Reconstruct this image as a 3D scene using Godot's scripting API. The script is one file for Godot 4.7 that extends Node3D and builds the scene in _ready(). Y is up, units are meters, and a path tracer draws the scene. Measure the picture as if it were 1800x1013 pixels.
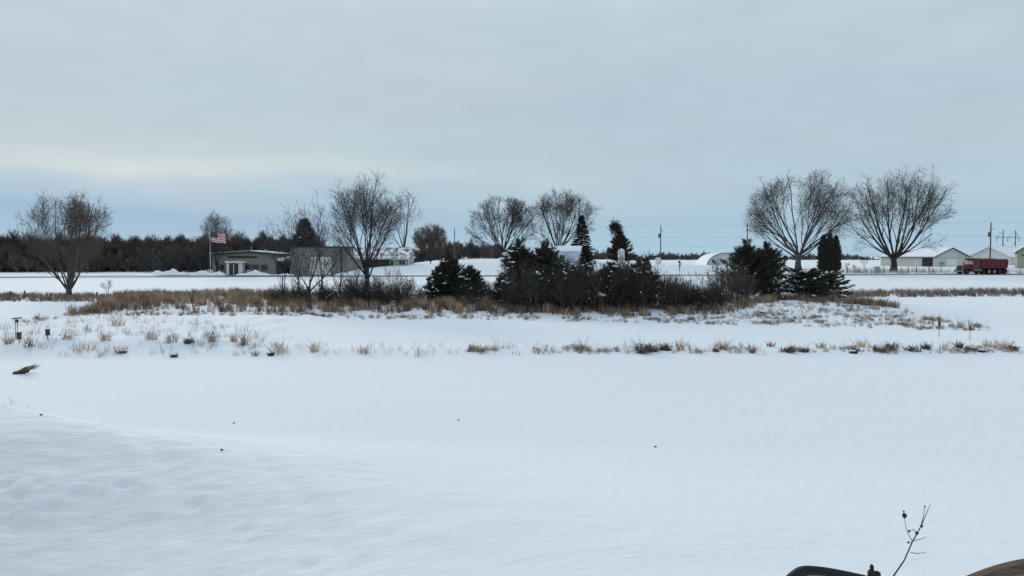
extends Node3D

const F := 1285.0            # focal length in photo pixels (1800 wide)
const EYE := Vector3(0, 4, 0)
const TILT := 56.5 / 1285.0
var rng := RandomNumberGenerator.new()
var nz := FastNoiseLite.new()
var nz2 := FastNoiseLite.new()
var M := {}
var used := {}
var dents := []

# ------------------------------------------------------------------ mesh collector
class MB:
	var v := PackedVector3Array()
	var n := PackedVector3Array()
	var i := PackedInt32Array()
	var uv := PackedVector2Array()
	var c := PackedColorArray()
	func quad(a: Vector3, b: Vector3, cc: Vector3, d: Vector3) -> void:
		var nn := (b - a).cross(cc - a)
		if nn.length_squared() < 1e-14: nn = (cc - a).cross(d - a)
		nn = nn.normalized()
		var k := v.size()
		v.append(a); v.append(b); v.append(cc); v.append(d)
		for q in 4: n.append(nn)
		# a,b,c,d run counter-clockwise seen from outside; front faces are clockwise
		i.append_array(PackedInt32Array([k, k + 2, k + 1, k, k + 3, k + 2]))
	func tri(a: Vector3, b: Vector3, cc: Vector3) -> void:
		var nn := (b - a).cross(cc - a).normalized()
		var k := v.size()
		v.append(a); v.append(b); v.append(cc)
		for q in 3: n.append(nn)
		i.append_array(PackedInt32Array([k, k + 2, k + 1]))
	func box(ce: Vector3, s: Vector3, ba := Basis.IDENTITY) -> void:
		var h := s * 0.5
		var p := []
		for q in 8:
			p.append(ce + ba * Vector3(h.x if q & 1 else -h.x, h.y if q & 2 else -h.y, h.z if q & 4 else -h.z))
		quad(p[4], p[5], p[7], p[6]); quad(p[1], p[0], p[2], p[3])
		quad(p[5], p[1], p[3], p[7]); quad(p[0], p[4], p[6], p[2])
		quad(p[6], p[7], p[3], p[2]); quad(p[0], p[1], p[5], p[4])
	# closed prism: outline in the xy plane (counter-clockwise seen from +z), from z0 to z1
	func prism(o: PackedVector2Array, z0: float, z1: float) -> void:
		var m := o.size()
		for q in m:
			var a := o[q]; var b := o[(q + 1) % m]
			quad(Vector3(a.x, a.y, z1), Vector3(a.x, a.y, z0), Vector3(b.x, b.y, z0), Vector3(b.x, b.y, z1))
		var t := Geometry2D.triangulate_polygon(o)
		for q in range(0, t.size(), 3):
			var a := o[t[q]]; var b := o[t[q + 1]]; var cc := o[t[q + 2]]
			if (b - a).cross(cc - a) < 0:
				var w := b; b = cc; cc = w
			tri(Vector3(a.x, a.y, z1), Vector3(b.x, b.y, z1), Vector3(cc.x, cc.y, z1))
			tri(Vector3(a.x, a.y, z0), Vector3(cc.x, cc.y, z0), Vector3(b.x, b.y, z0))
	func tube(p: PackedVector3Array, r: PackedFloat32Array, sides: int) -> void:
		var m := p.size()
		var base := v.size()
		var d := (p[1] - p[0]).normalized()
		var s := d.cross(Vector3(0.31, 0.17, 0.93))
		if s.length_squared() < 0.01: s = d.cross(Vector3.RIGHT)
		s = s.normalized()
		var pointed := r[m - 1] <= 0.0005
		for q in m:
			if q > 0 and q < m - 1: d = (p[q + 1] - p[q - 1]).normalized()
			elif q == m - 1: d = (p[q] - p[q - 1]).normalized()
			s = (s - d * s.dot(d)).normalized()
			var t := d.cross(s)
			if q == m - 1 and pointed:
				v.append(p[q]); n.append(d)
				break
			for k in sides:
				var a := TAU * k / sides
				var w := s * cos(a) + t * sin(a)
				v.append(p[q] + w * r[q]); n.append(w)
		for q in m - 1:
			var o := base + q * sides
			if q == m - 2 and pointed:
				for k in sides:
					i.append(o + k); i.append(o + sides); i.append(o + (k + 1) % sides)
			else:
				for k in sides:
					var k2 := (k + 1) % sides
					i.append(o + k); i.append(o + sides + k); i.append(o + k2)
					i.append(o + k2); i.append(o + sides + k); i.append(o + sides + k2)
	func cyl(a: Vector3, b: Vector3, r0: float, r1: float, sides := 10) -> void:
		tube(PackedVector3Array([a, b]), PackedFloat32Array([r0, r1]), sides)
		var o := v.size()
		var d := (b - a).normalized()
		for e in 2:
			var cc := b if e else a
			var from := o - sides * 2 + (sides if e else 0)
			var k0 := v.size()
			v.append(cc); n.append(d if e else -d)
			for k in sides:
				v.append(v[from + k]); n.append(d if e else -d)
			for k in sides:
				var q1 := k0 + 1 + k; var q2 := k0 + 1 + (k + 1) % sides
				if e: i.append_array(PackedInt32Array([k0, q2, q1]))
				else: i.append_array(PackedInt32Array([k0, q1, q2]))
	# a leaf-like spike: three faces, flat normals
	func spike(a: Vector3, d: Vector3, w: float) -> void:
		var s := d.cross(Vector3(0.3, 0.9, 0.2)).normalized() * w
		var t := d.normalized().cross(s)
		var k := v.size()
		v.append(a + s); v.append(a - s * 0.5 + t * 0.87); v.append(a - s * 0.5 - t * 0.87); v.append(a + d)
		n.append(s.normalized()); n.append((-s * 0.5 + t * 0.87).normalized()); n.append((-s * 0.5 - t * 0.87).normalized()); n.append(d.normalized())
		i.append_array(PackedInt32Array([k, k + 3, k + 1, k + 1, k + 3, k + 2, k + 2, k + 3, k]))
	# lumpy blob
	func blob(ce: Vector3, s: Vector3, rg: RandomNumberGenerator, rough := 0.2, nu := 8, nv := 5) -> void:
		var k := v.size()
		for a in nv + 1:
			var th := PI * a / nv
			for b in nu:
				var ph := TAU * b / nu
				var u := Vector3(sin(th) * cos(ph), cos(th), sin(th) * sin(ph))
				v.append(ce + u * s * (1.0 + rg.randf_range(-rough, rough)))
				n.append((u / s).normalized())
		for a in nv:
			for b in nu:
				var b2 := (b + 1) % nu
				var p0 := k + a * nu + b; var p1 := k + a * nu + b2
				i.append_array(PackedInt32Array([p0, p0 + nu, p1, p1, p0 + nu, p1 + nu]))
	func mesh(m: Material) -> ArrayMesh:
		var a := []
		a.resize(Mesh.ARRAY_MAX)
		a[Mesh.ARRAY_VERTEX] = v; a[Mesh.ARRAY_NORMAL] = n; a[Mesh.ARRAY_INDEX] = i
		if uv.size() == v.size(): a[Mesh.ARRAY_TEX_UV] = uv
		if c.size() == v.size(): a[Mesh.ARRAY_COLOR] = c
		var am := ArrayMesh.new()
		am.add_surface_from_arrays(Mesh.PRIMITIVE_TRIANGLES, a)
		am.surface_set_material(0, m)
		return am

# ------------------------------------------------------------------ scene helpers
func numbered(called: String) -> String:
	if not used.has(called):
		used[called] = 0
		return called
	used[called] += 1
	return "%s_%03d" % [called, used[called]]

func tag(o: Node3D, label: String, category: String, group := "", kind := "") -> Node3D:
	if label != "": o.set_meta("label", label)
	if category != "": o.set_meta("category", category)
	if group != "": o.set_meta("group", group)
	if kind != "": o.set_meta("kind", kind)
	return o

func thing(called: String, at: Vector3, label: String, category: String, group := "", turn := 0.0) -> Node3D:
	var o := Node3D.new()
	o.name = numbered(called)
	add_child(o)
	o.position = at
	o.rotation.y = turn
	return tag(o, label, category, group)

func part(parent: Node3D, called: String, mb: MB, m: Material) -> MeshInstance3D:
	var o := MeshInstance3D.new()
	o.name = called if parent != self else numbered(called)
	o.mesh = mb.mesh(m)
	parent.add_child(o, true)
	return o

func copy(o: Node3D, at: Vector3, turn := 0.0, size := Vector3.ONE) -> Node3D:
	var r := o.duplicate()
	r.name = numbered(String(o.name).rstrip("_0123456789"))
	add_child(r)
	r.position = at
	r.rotation.y = turn
	r.scale = size
	return r

func mat(r: float, g: float, b: float, rough := 0.85, metal := 0.0) -> StandardMaterial3D:   # linear colour
	var m := StandardMaterial3D.new()
	m.albedo_color = Color(r, g, b).linear_to_srgb()
	m.roughness = rough
	m.metallic = metal
	return m

func noise_image(size: int, freq: float, a: Color, b: Color, lo: float, hi: float, sd: int, stretch := 1.0) -> ImageTexture:   # a, b linear
	var f := FastNoiseLite.new()
	f.seed = sd; f.frequency = freq; f.fractal_octaves = 4
	var im := Image.create(size, size, false, Image.FORMAT_RGB8)
	for y in size:
		for x in size:
			# wraps by blending four shifted reads
			var u := float(x) / size; var w := float(y) / size
			var q: float = lerp(lerp(f.get_noise_2d(x, y * stretch), f.get_noise_2d(x - size, y * stretch), u), lerp(f.get_noise_2d(x, (y - size) * stretch), f.get_noise_2d(x - size, (y - size) * stretch), u), w)
			im.set_pixel(x, y, a.lerp(b, smoothstep(lo, hi, q)).linear_to_srgb())
	im.generate_mipmaps()
	return ImageTexture.create_from_image(im)

func textured(t: Texture2D, rough := 0.9, scale := 1.0) -> StandardMaterial3D:
	var m := StandardMaterial3D.new()
	m.albedo_texture = t
	m.roughness = rough
	m.uv1_triplanar = true
	m.uv1_world_triplanar = true
	m.uv1_scale = Vector3.ONE * scale
	return m

# ------------------------------------------------------------------ photo pixels and the lie of the land
func P(px: float, py: float, d: float) -> Vector3:
	var v := Vector3((px - 900.0) / F, (506.5 - py) / F, -1.0).rotated(Vector3.RIGHT, -atan(TILT))
	return EYE + v * (d / -v.z)

func G(px: float, d: float) -> Vector3:
	var p := P(px, 480, d)
	return Vector3(p.x, land(p.x, d), -d)

func hit(px: float, py: float) -> Vector3:
	var v := Vector3((px - 900.0) / F, (506.5 - py) / F, -1.0).rotated(Vector3.RIGHT, -atan(TILT))
	v /= -v.z
	var d := 5.0
	while d < 400.0:
		var p := EYE + v * d
		if p.y < land(p.x, d): break
		d += 0.25 + d * 0.004
	var q := EYE + v * d
	return Vector3(q.x, land(q.x, d), -d)

func bump(x: float, c: float, w: float) -> float:
	var t := (x - c) / w
	return exp(-t * t)

func road_d(x: float) -> float:      # distance of the road's middle line
	return 137.5 + x * 0.105

func land(x: float, d: float) -> float:
	var h := 0.0
	# the bank the photographer stands on; its foot curves closer towards the right
	var edge := 15.9 - 0.36 * (x + 10.5)
	var wide: float = clamp(2.6 + 0.5 * (x + 10.0), 2.4, 11.0)
	h += (0.92 - 0.012 * clamp(x + 10, 0, 30)) * smoothstep(edge + wide * 0.5, edge - wide * 0.5, d)
	h += 0.85 * smoothstep(7.5, 3.6, d)
	h -= 1.0 * smoothstep(3.0, -7.0, x) * smoothstep(14.5, 7.5, d) * smoothstep(3.0, 7.0, d)
	# wind drifts on the bank
	if d < 40.0:
		var k: float = smoothstep(edge + 3.0, edge - 2.0, d)
		h += k * (0.3 + 0.7 * smoothstep(3.0, -6.0, x)) * (0.04 * nz.get_noise_2d(x * 16.0 + d * 9.0, d * 38.0) + 0.02 * nz2.get_noise_2d(x * 60.0, d * 150.0))
		h += (1.0 - k) * 0.012 * nz.get_noise_2d(x * 12.0, d * 30.0)
		# two wheel tracks half drifted over
		if x < 3.0:
			var tx := -0.6 - 0.36 * (d - 8.0) - 0.052 * (d - 8.0) * (d - 8.0)
			var fade: float = k * (0.6 + 0.5 * nz.get_noise_2d(x * 30.0, d * 30.0))
			h -= fade * 0.045 * (bump(x, tx - 1.2, 0.22) + bump(x, tx - 2.9, 0.24))
			h += fade * 0.025 * (bump(x, tx - 0.75, 0.2) + bump(x, tx - 3.35, 0.22))
			for q in dents:
				var e: float = (x - q.x) * (x - q.x) + (d - q.y) * (d - q.y)
				if e < 0.4: h -= q.z * exp(-e / (q.w * q.w)) - q.z * 0.3 * bump(sqrt(e), q.w * 1.9, q.w * 0.6)
	else:
		h += 0.05 * nz.get_noise_2d(x * 2.0, d * 6.0)
	# low weedy dam across the pond
	h += 0.16 * bump(d, 31.0 + 0.6 * sin(x * 0.3), 1.4) * (1.0 + 0.6 * nz.get_noise_2d(x * 20.0, 3.0))
	# rough weedy shore at the left
	h += 0.28 * smoothstep(-8.0, -15.0, x) * smoothstep(28.0, 32.0, d) * smoothstep(52.0, 44.0, d) * (1.0 + 0.8 * nz.get_noise_2d(x * 20.0, d * 40.0))
	# island of shrubs
	var isl: float = smoothstep(-36.0, -28.0, x) * smoothstep(36.0, 22.0, x)
	h += 0.38 * isl * smoothstep(47.5, 54.0, d) * smoothstep(72.0, 64.0, d) * (1.0 + 0.35 * nz.get_noise_2d(x * 12.0, d * 24.0))
	# road bed, the yards and fields behind it
	var rd := d - road_d(x)
	h += 0.25 * smoothstep(-7.0, -4.0, rd)
	var back: float = smoothstep(5.0, 20.0, rd)
	var knoll: float = 1.45 * smoothstep(-40.0, -24.0, x) + 0.75 * bump(x, 0.0, 22.0)
	knoll -= 0.65 * smoothstep(42.0, 60.0, x)
	h += back * (0.15 + knoll)
	h += 0.35 * smoothstep(4.0, 5.5, rd) * smoothstep(9.5, 7.0, rd) * (0.6 + 0.8 * nz.get_noise_2d(x * 14.0, 9.0)) * smoothstep(-20.0, -5.0, x)
	h += 0.3 * smoothstep(-4.0, -5.5, rd) * smoothstep(-10.0, -7.0, rd) * (0.5 + nz.get_noise_2d(x * 10.0, 40.0)) * 0.5
	h += smoothstep(170.0, 300.0, d) * (0.7 - 0.2 * smoothstep(-40, 60, x)) - 2.0 * smoothstep(350.0, 800.0, d)
	return h

func build_land() -> void:
	var xs := PackedFloat32Array()
	var x := -12.5
	while x < 3.0:
		xs.append(x); x += 0.12
	var st := 0.12
	while x < 1600.0:
		xs.append(x); st = min(st * 1.032, 60.0); x += st
	x = -12.5; st = 0.12
	var left := PackedFloat32Array()
	while x > -1600.0:
		st = min(st * 1.032, 60.0); x -= st; left.append(x)
	left.reverse()
	xs = left + xs
	var ds := PackedFloat32Array()
	var d := -40.0
	while d < 2.0:
		ds.append(d); d += 2.0
	while d < 7.5:
		ds.append(d); d += 0.4
	while d < 19.0:
		ds.append(d); d += 0.11
	st = 0.11
	while d < 118.0:
		ds.append(d); st = min(st * 1.03, 0.9); d += st
	while d < 170.0:
		ds.append(d); d += 0.9
	while d < 2200.0:
		ds.append(d); st = min(st * 1.06, 120.0); d += st
	var nx := xs.size(); var nd := ds.size()
	print("land ", nx, " x ", nd)
	var v := PackedVector3Array(); v.resize(nx * nd)
	var uv := PackedVector2Array(); uv.resize(nx * nd)
	var n := PackedVector3Array(); n.resize(nx * nd)
	for j in nd:
		for k in nx:
			v[j * nx + k] = Vector3(xs[k], land(xs[k], ds[j]), -ds[j])
			uv[j * nx + k] = Vector2(xs[k], ds[j])
	for j in nd:
		for k in nx:
			var a := v[j * nx + max(k - 1, 0)]; var b := v[j * nx + min(k + 1, nx - 1)]
			var c := v[max(j - 1, 0) * nx + k]; var e := v[min(j + 1, nd - 1) * nx + k]
			n[j * nx + k] = (b - a).cross(e - c).normalized()
	var i := PackedInt32Array(); i.resize((nx - 1) * (nd - 1) * 6)
	var w := 0
	for j in nd - 1:
		for k in nx - 1:
			var o := j * nx + k
			i[w] = o; i[w + 1] = o + nx; i[w + 2] = o + 1
			i[w + 3] = o + 1; i[w + 4] = o + nx; i[w + 5] = o + nx + 1
			w += 6
	var arr := []
	arr.resize(Mesh.ARRAY_MAX)
	arr[Mesh.ARRAY_VERTEX] = v; arr[Mesh.ARRAY_NORMAL] = n; arr[Mesh.ARRAY_TEX_UV] = uv; arr[Mesh.ARRAY_INDEX] = i
	var am := ArrayMesh.new()
	am.add_surface_from_arrays(Mesh.PRIMITIVE_TRIANGLES, arr)
	am.surface_set_material(0, M.snow)
	var o := MeshInstance3D.new()
	o.name = numbered("snowy_ground")
	o.mesh = am
	add_child(o)
	tag(o, "snow covered pond, bank and fields running to the horizon", "ground", "", "structure")

# ------------------------------------------------------------------ bare trees
# T: c crown middle height, a half width, b half height, tw thinnest twig, and per level: ang, den, len, jit, up
func outside(p: Vector3, T: Dictionary) -> bool:
	var below: float = T.c - T.get("fork", -1.0) * 0.3
	var q := Vector3((p.x - T.get("cx", 0.0)) / T.a, (p.y - T.c) / (T.b if p.y > T.c else below), p.z / T.a)
	if p.y < T.c * 0.5 and q.length() < 1.0: return false
	var e := q.length()
	if e < 0.72: return false
	var lump: float = 1.0 + T.lump * nz.get_noise_3d(q.x * 90.0 + T.off, q.y * 90.0, q.z * 90.0) * 1.6
	return e > lump

func branch(mb: MB, tr: MB, p: Vector3, dir: Vector3, length: float, r0: float, lv: int, T: Dictionary) -> void:
	var sl: float = T.seg[lv]
	var ns: int = max(1, int(length / sl))
	if lv < T.levels: ns = max(2, ns)
	var pts := PackedVector3Array([p])
	var step := length / ns
	var jit: float = T.jit[lv]; var up: float = T.up[lv]
	var d := dir
	for k in ns:
		d = (d + Vector3(rng.randf_range(-jit, jit), rng.randf_range(-jit, jit) + up, rng.randf_range(-jit, jit))).normalized()
		p += d * step
		pts.append(p)
		if outside(p, T): break
	var m := pts.size()
	var tw: float = T.tw
	var r1: float = max(tw * 0.8, r0 * 0.26)
	var rad := PackedFloat32Array()
	for k in m:
		rad.append(lerp(r0, r1, pow(float(k) / (m - 1), 0.8)))
	if lv == T.levels: rad[m - 1] = tw * 0.45
	(tr if lv <= 1 else mb).tube(pts, rad, 6 if lv == 0 else (5 if lv == 1 else 3))
	if lv >= T.levels: return
	var full := step * (m - 1)
	var nc := int(full * T.den[lv] + rng.randf())
	var az := rng.randf() * TAU
	for k in nc:
		var t: float = lerp(T.from[lv], 1.0, (k + rng.randf()) / nc)
		var fi := t * (m - 1)
		var a: int = min(int(fi), m - 2)
		var q := pts[a].lerp(pts[a + 1], fi - a)
		var dd := (pts[a + 1] - pts[a]).normalized()
		az += 2.4 + rng.randf_range(-0.5, 0.5)
		var s := dd.cross(Vector3(0.2, 0.1, 0.97)).normalized().rotated(dd, az)
		var g: float = T.ang[lv] * rng.randf_range(0.7, 1.3)
		var cd := (dd * cos(g) + s * sin(g)).normalized()
		var cl: float = T.len[lv + 1] * rng.randf_range(0.55, 1.2) * (1.15 - 0.6 * t)
		var cr: float = max(tw, lerp(r0, r1, pow(t, 0.8)) * T.thin)
		branch(mb, tr, q, cd, cl, cr, lv + 1, T)

func bare_tree(called: String, at: Vector3, label: String, T: Dictionary, bark: Material, twig: Material, sd: int, group := "") -> Node3D:
	rng.seed = sd
	T.off = sd * 13.7
	var o := thing(called, at, label, "tree", group)
	var tr := MB.new(); var mb := MB.new()
	# trunk with a flared foot
	var fh: float = T.fork; var r: float = T.r
	var lean := Vector3(T.get("lean", 0.0), 0, 0)
	var pts := PackedVector3Array(); var rad := PackedFloat32Array()
	for k in 6:
		var t := k / 5.0
		pts.append(Vector3(0, -0.3 + (fh + 0.3) * t, 0) + lean * t + Vector3(rng.randf_range(-1, 1), 0, rng.randf_range(-1, 1)) * r * 0.12)
		rad.append(r * (1.0 + 0.55 * pow(1.0 - t, 3.0) - 0.12 * t))
	tr.tube(pts, rad, 9)
	var top := pts[5]
	var nl: int = T.limbs
	for k in nl:
		var az := k * 2.39996 + rng.randf_range(-0.4, 0.4)
		var tilt: float = T.tilt * sqrt((k + 0.6) / nl) * rng.randf_range(0.88, 1.1)
		var dir := Vector3(sin(tilt) * cos(az), cos(tilt), sin(tilt) * sin(az))
		var p := top - Vector3(0, rng.randf() * fh * T.get("low", 0.3), 0)
		branch(mb, tr, p, dir, T.len[0], r * rng.randf_range(0.3, 0.46), 0, T)
	part(o, "trunk", tr, bark)
	part(o, "crown", mb, twig)
	print(o.name, " ", (tr.i.size() + mb.i.size()) / 3)
	return o

func tree_recipe(H: float, half: float, tw: float, dens: float, extra := {}) -> Dictionary:
	var T := {c = H * 0.58, a = half, b = H * 0.42, tw = tw, lump = 0.14, levels = 3, r = H * 0.028, fork = H * 0.16, limbs = 10, tilt = 0.95, thin = 0.55,
		len = [H * 1.15, H * 0.36, H * 0.17, H * 0.075], seg = [H * 0.07, H * 0.06, H * 0.045, H * 0.04],
		jit = [0.11, 0.15, 0.2, 0.28], up = [0.035, 0.04, 0.03, 0.0], ang = [0.5, 0.6, 0.7], den = [17.0 / H * dens, 34.0 / H * dens, 52.0 / H * dens], from = [0.28, 0.3, 0.15]}
	T.merge(extra, true)
	return T

# few heavy limbs that fork again before they carry twigs
func forked_recipe(H: float, half: float, tw: float, dens: float, extra := {}) -> Dictionary:
	var T := tree_recipe(H, half, tw, dens, {levels = 4, limbs = 8, thin = 0.6, len = [H * 1.15, H * 0.75, H * 0.27, H * 0.13, H * 0.065], seg = [H * 0.06, H * 0.06, H * 0.05, H * 0.04, H * 0.035],
		jit = [0.1, 0.11, 0.17, 0.22, 0.28], up = [0.03, 0.035, 0.02, 0.0, -0.03], ang = [0.34, 0.5, 0.6, 0.7], den = [4.8 / H * dens, 14.0 / H * dens, 30.0 / H * dens, 46.0 / H * dens], from = [0.12, 0.25, 0.25, 0.1]})
	T.merge(extra, true)
	return T

# a shrub of many stems; returns a thing at the origin
func bare_shrub(called: String, at: Vector3, label: String, H: float, half: float, stems: int, m: Material, sd: int, group: String, tw := 0.009) -> Node3D:
	rng.seed = sd
	var o := thing(called, at, label, "shrub", group)
	var T := {c = H * 0.45, a = half, b = H * 0.6, tw = tw, lump = 0.4, levels = 2, off = sd * 3.3, thin = 0.6,
		len = [H * 1.1, H * 0.4, H * 0.17], seg = [H * 0.15, H * 0.13, H * 0.12], jit = [0.14, 0.2, 0.3], up = [0.05, 0.04, 0.02], ang = [0.5, 0.6], den = [9.0 / H, 18.0 / H], from = [0.2, 0.1]}
	var tr := MB.new(); var mb := MB.new()
	for k in stems:
		var az := rng.randf() * TAU
		var tilt := rng.randf_range(0.05, 0.6)
		var p := Vector3(cos(az), 0, sin(az)) * half * 0.35 * rng.randf() - Vector3(0, 0.1, 0)
		branch(mb, tr, p, Vector3(sin(tilt) * cos(az), cos(tilt), sin(tilt) * sin(az)), T.len[0] * rng.randf_range(0.6, 1.0), tw * rng.randf_range(1.6, 2.8), 0, T)
	part(o, "stems", tr, m)
	var fl := MB.new()
	for k in 6:
		var q := mb.v[rng.randi() % mb.v.size()]
		fl.blob(q, Vector3(rng.randf_range(0.03, 0.09), 0.03, rng.randf_range(0.03, 0.07)), rng, 0.3, 6, 4)
	part(o, "snow_flecks", fl, M.snow_lump)
	part(o, "twigs", mb, m).set_meta("kind", "stuff")
	return o

# ------------------------------------------------------------------ evergreens
# kind: cedar (boughs rising, ragged), spruce (whorled, drooping), column (tight upright sprays), pine (puffs)
func evergreen(called: String, at: Vector3, label: String, kind: String, H: float, half: float, boughs: int, sprigs: int, sl: float, sw: float, snow: float, sd: int, group := "") -> Node3D:
	rng.seed = sd
	var o := thing(called, at, label, "evergreen", group)
	var tr := MB.new(); var fo := MB.new(); var sn := MB.new()
	tr.tube(PackedVector3Array([Vector3(0, -0.2, 0), Vector3(0.02, H * 0.5, 0.02), Vector3(0, H * 0.95, 0)]), PackedFloat32Array([H * 0.025, H * 0.016, 0.0]), 7)
	for k in boughs:
		var t := (k + rng.randf()) / boughs
		var az := k * 2.39996 + rng.randf_range(-0.4, 0.4)
		var out := Vector3(cos(az), 0, sin(az))
		var L := half; var rise := 0.0; var y := 0.0
		if kind == "cedar":
			y = H * (0.03 + 0.82 * t)
			L = half * (pow(1.0 - t, 0.5) * 0.98 + 0.06) * (0.8 + 0.2 * smoothstep(0.0, 0.25, t)) * rng.randf_range(0.55, 1.22)
			rise = rng.randf_range(0.3, 1.0) + t * 0.8
		elif kind == "spruce":
			y = H * (0.05 + 0.92 * t)
			L = half * (1.02 - t) * rng.randf_range(0.75, 1.12)
			rise = lerp(-0.22, 0.5, t) + rng.randf_range(-0.12, 0.12)
		elif kind == "spread":
			y = H * (0.05 + 0.7 * t)
			L = half * (1.0 - 0.55 * t) * rng.randf_range(0.55, 1.2)
			rise = rng.randf_range(-0.05, 0.42) + 0.5 * t
		elif kind == "column":
			y = H * (0.0 + 0.93 * t)
			L = half * (0.9 if t < 0.45 else 0.9 * (1.0 - pow((t - 0.45) / 0.56, 1.5))) * rng.randf_range(0.8, 1.06)
			rise = 1.6
		else:
			y = H * (0.22 + 0.7 * t)
			L = half * (1.0 - 0.92 * pow(t, 1.15)) * rng.randf_range(0.65, 1.12)
			rise = 0.25 + 0.6 * t
		var dir := (out + Vector3(0, rise, 0)).normalized()
		var p0 := Vector3(0, y, 0)
		var p1 := p0 + (out * L + Vector3(0, rise * L * (0.55 if kind != "column" else 0.5), 0))
		if kind == "spruce": p1.y -= L * 0.12
		if kind == "cedar":
			var most: float = H * (1.0 - 0.4 * pow(L / half, 1.8)) + rng.randf_range(-0.14, 0.06) * H
			if p1.y > most: p1.y = max(most, y + 0.1 * L)
			if k > boughs - 7: p1 = Vector3(p1.x * 0.6, H * rng.randf_range(0.93, 1.05), p1.z * 0.6)
		fo.tube(PackedVector3Array([p0, p0.lerp(p1, 0.5) + Vector3(0, 0.03 * L, 0), p1]), PackedFloat32Array([0.02 * sqrt(H / 5.0), 0.012, 0.004]), 3)
		var side := dir.cross(Vector3.UP).normalized()
		for s in sprigs:
			var u := pow(rng.randf(), 0.5)
			var q := p0.lerp(p1, u)
			var sd2 := Vector3.ZERO
			if kind == "spruce" or kind == "spread":
				q += side * rng.randf_range(-1, 1) * L * 0.28 * (1.1 - u) + Vector3(0, rng.randf_range(-0.07, 0.02) * L, 0)
				sd2 = (dir * 0.8 + side * rng.randf_range(-0.9, 0.9) + Vector3(0, rng.randf_range(-0.6, 0.15), 0)).normalized()
			elif kind == "cedar":
				q += Vector3(rng.randfn(), rng.randfn(), rng.randfn()) * (half * 0.07 * (1.25 - u))
				sd2 = (dir + Vector3(rng.randfn(), rng.randfn() + 0.4, rng.randfn()) * 0.38).normalized()
			elif kind == "column":
				q += Vector3(rng.randfn(), rng.randfn(), rng.randfn()) * half * 0.1
				sd2 = (out * 0.25 + Vector3(rng.randfn() * 0.25, 1.0, rng.randfn() * 0.25)).normalized()
			else:
				q = p1 + Vector3(rng.randfn(), rng.randfn() * 0.5, rng.randfn()) * half * 0.1 if u > 0.35 else q
				sd2 = (out * 0.6 + Vector3(rng.randfn(), rng.randfn() + 0.5, rng.randfn())).normalized()
			fo.spike(q, sd2 * sl * rng.randf_range(0.6, 1.3), sw)
		if snow > 0.0 and k < boughs - 12 and rng.randf() < snow * (0.3 if out.x > 0.0 else 0.75) * (0.5 + nz.get_noise_2d(az * 60.0 + sd, t * 160.0) * 1.6):
			for s in rng.randi_range(1, 3):
				var u := rng.randf_range(0.7, 1.03)
				var w := 0.05 + 0.15 * pow(rng.randf(), 2.0) * sqrt(H / 5.0)
				sn.blob(p0.lerp(p1, u) + Vector3(rng.randf_range(-0.1, 0.1), sw * 1.5 + 0.12, rng.randf_range(-0.1, 0.1)), Vector3(w * rng.randf_range(0.8, 1.7), w * 0.5, w), rng, 0.3, 6, 4)
	part(o, "trunk", tr, M.bark)
	part(o, "foliage", fo, M.needle if kind != "column" else M.needle_dark)
	if sn.v.size() > 0: part(o, "snow_clumps", sn, M.snow_lump)
	print(o.name, " ", fo.i.size() / 3)
	return o

# ------------------------------------------------------------------ dry grass
func grass_mesh(blades: int, H: float, spread: float, lean: float, w: float, m: Material, sd: int, bent := 0.25) -> ArrayMesh:
	rng.seed = sd
	return grass_mb(MB.new(), Vector3.ZERO, blades, H, spread, lean, w, bent).mesh(m)

func grass_mb(mb: MB, at: Vector3, blades: int, H: float, spread: float, lean: float, w: float, bent := 0.25) -> MB:
	for k in blades:
		var az := rng.randf() * TAU
		var r := spread * sqrt(rng.randf())
		var p := at + Vector3(cos(az) * r, -0.03, sin(az) * r)
		var l := H * rng.randf_range(0.45, 1.1)
		var g := rng.randf() * TAU
		var d := Vector3(cos(g) * lean * rng.randf(), 1.0, sin(g) * lean * rng.randf()).normalized()
		var mid := p + d * l * 0.6
		var tip := mid
		if rng.randf() < bent:
			tip += (Vector3(cos(g), rng.randf_range(-0.9, 0.2), sin(g))).normalized() * l * 0.4
		else:
			tip += (d + Vector3(cos(g), 0, sin(g)) * 0.25).normalized() * l * 0.45
		mb.tube(PackedVector3Array([p, mid, tip]), PackedFloat32Array([w, w * 0.8, 0.0]), 3)
	return mb

func scatter(called: String, label: String, category: String, mesh: Mesh, spots: Array, lo: float, hi: float, sd: int, tones: Array) -> void:
	rng.seed = sd
	var mm := MultiMesh.new()
	mm.transform_format = MultiMesh.TRANSFORM_3D
	mm.use_colors = true
	mm.mesh = mesh
	mm.instance_count = spots.size()
	for k in spots.size():
		var s := rng.randf_range(lo, hi)
		var b := Basis(Vector3.UP, rng.randf() * TAU).rotated(Vector3(rng.randfn(), 0.001, rng.randfn()).normalized(), rng.randf() * 0.08).scaled(Vector3(s, s * rng.randf_range(0.75, 1.2), s))
		mm.set_instance_transform(k, Transform3D(b, spots[k]))
		var c: Color = tones[rng.randi() % tones.size()]
		mm.set_instance_color(k, c * rng.randf_range(0.75, 1.25))
	var o := MultiMeshInstance3D.new()
	o.name = numbered(called)
	o.multimesh = mm
	add_child(o)
	tag(o, label, category, "", "stuff")

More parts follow.
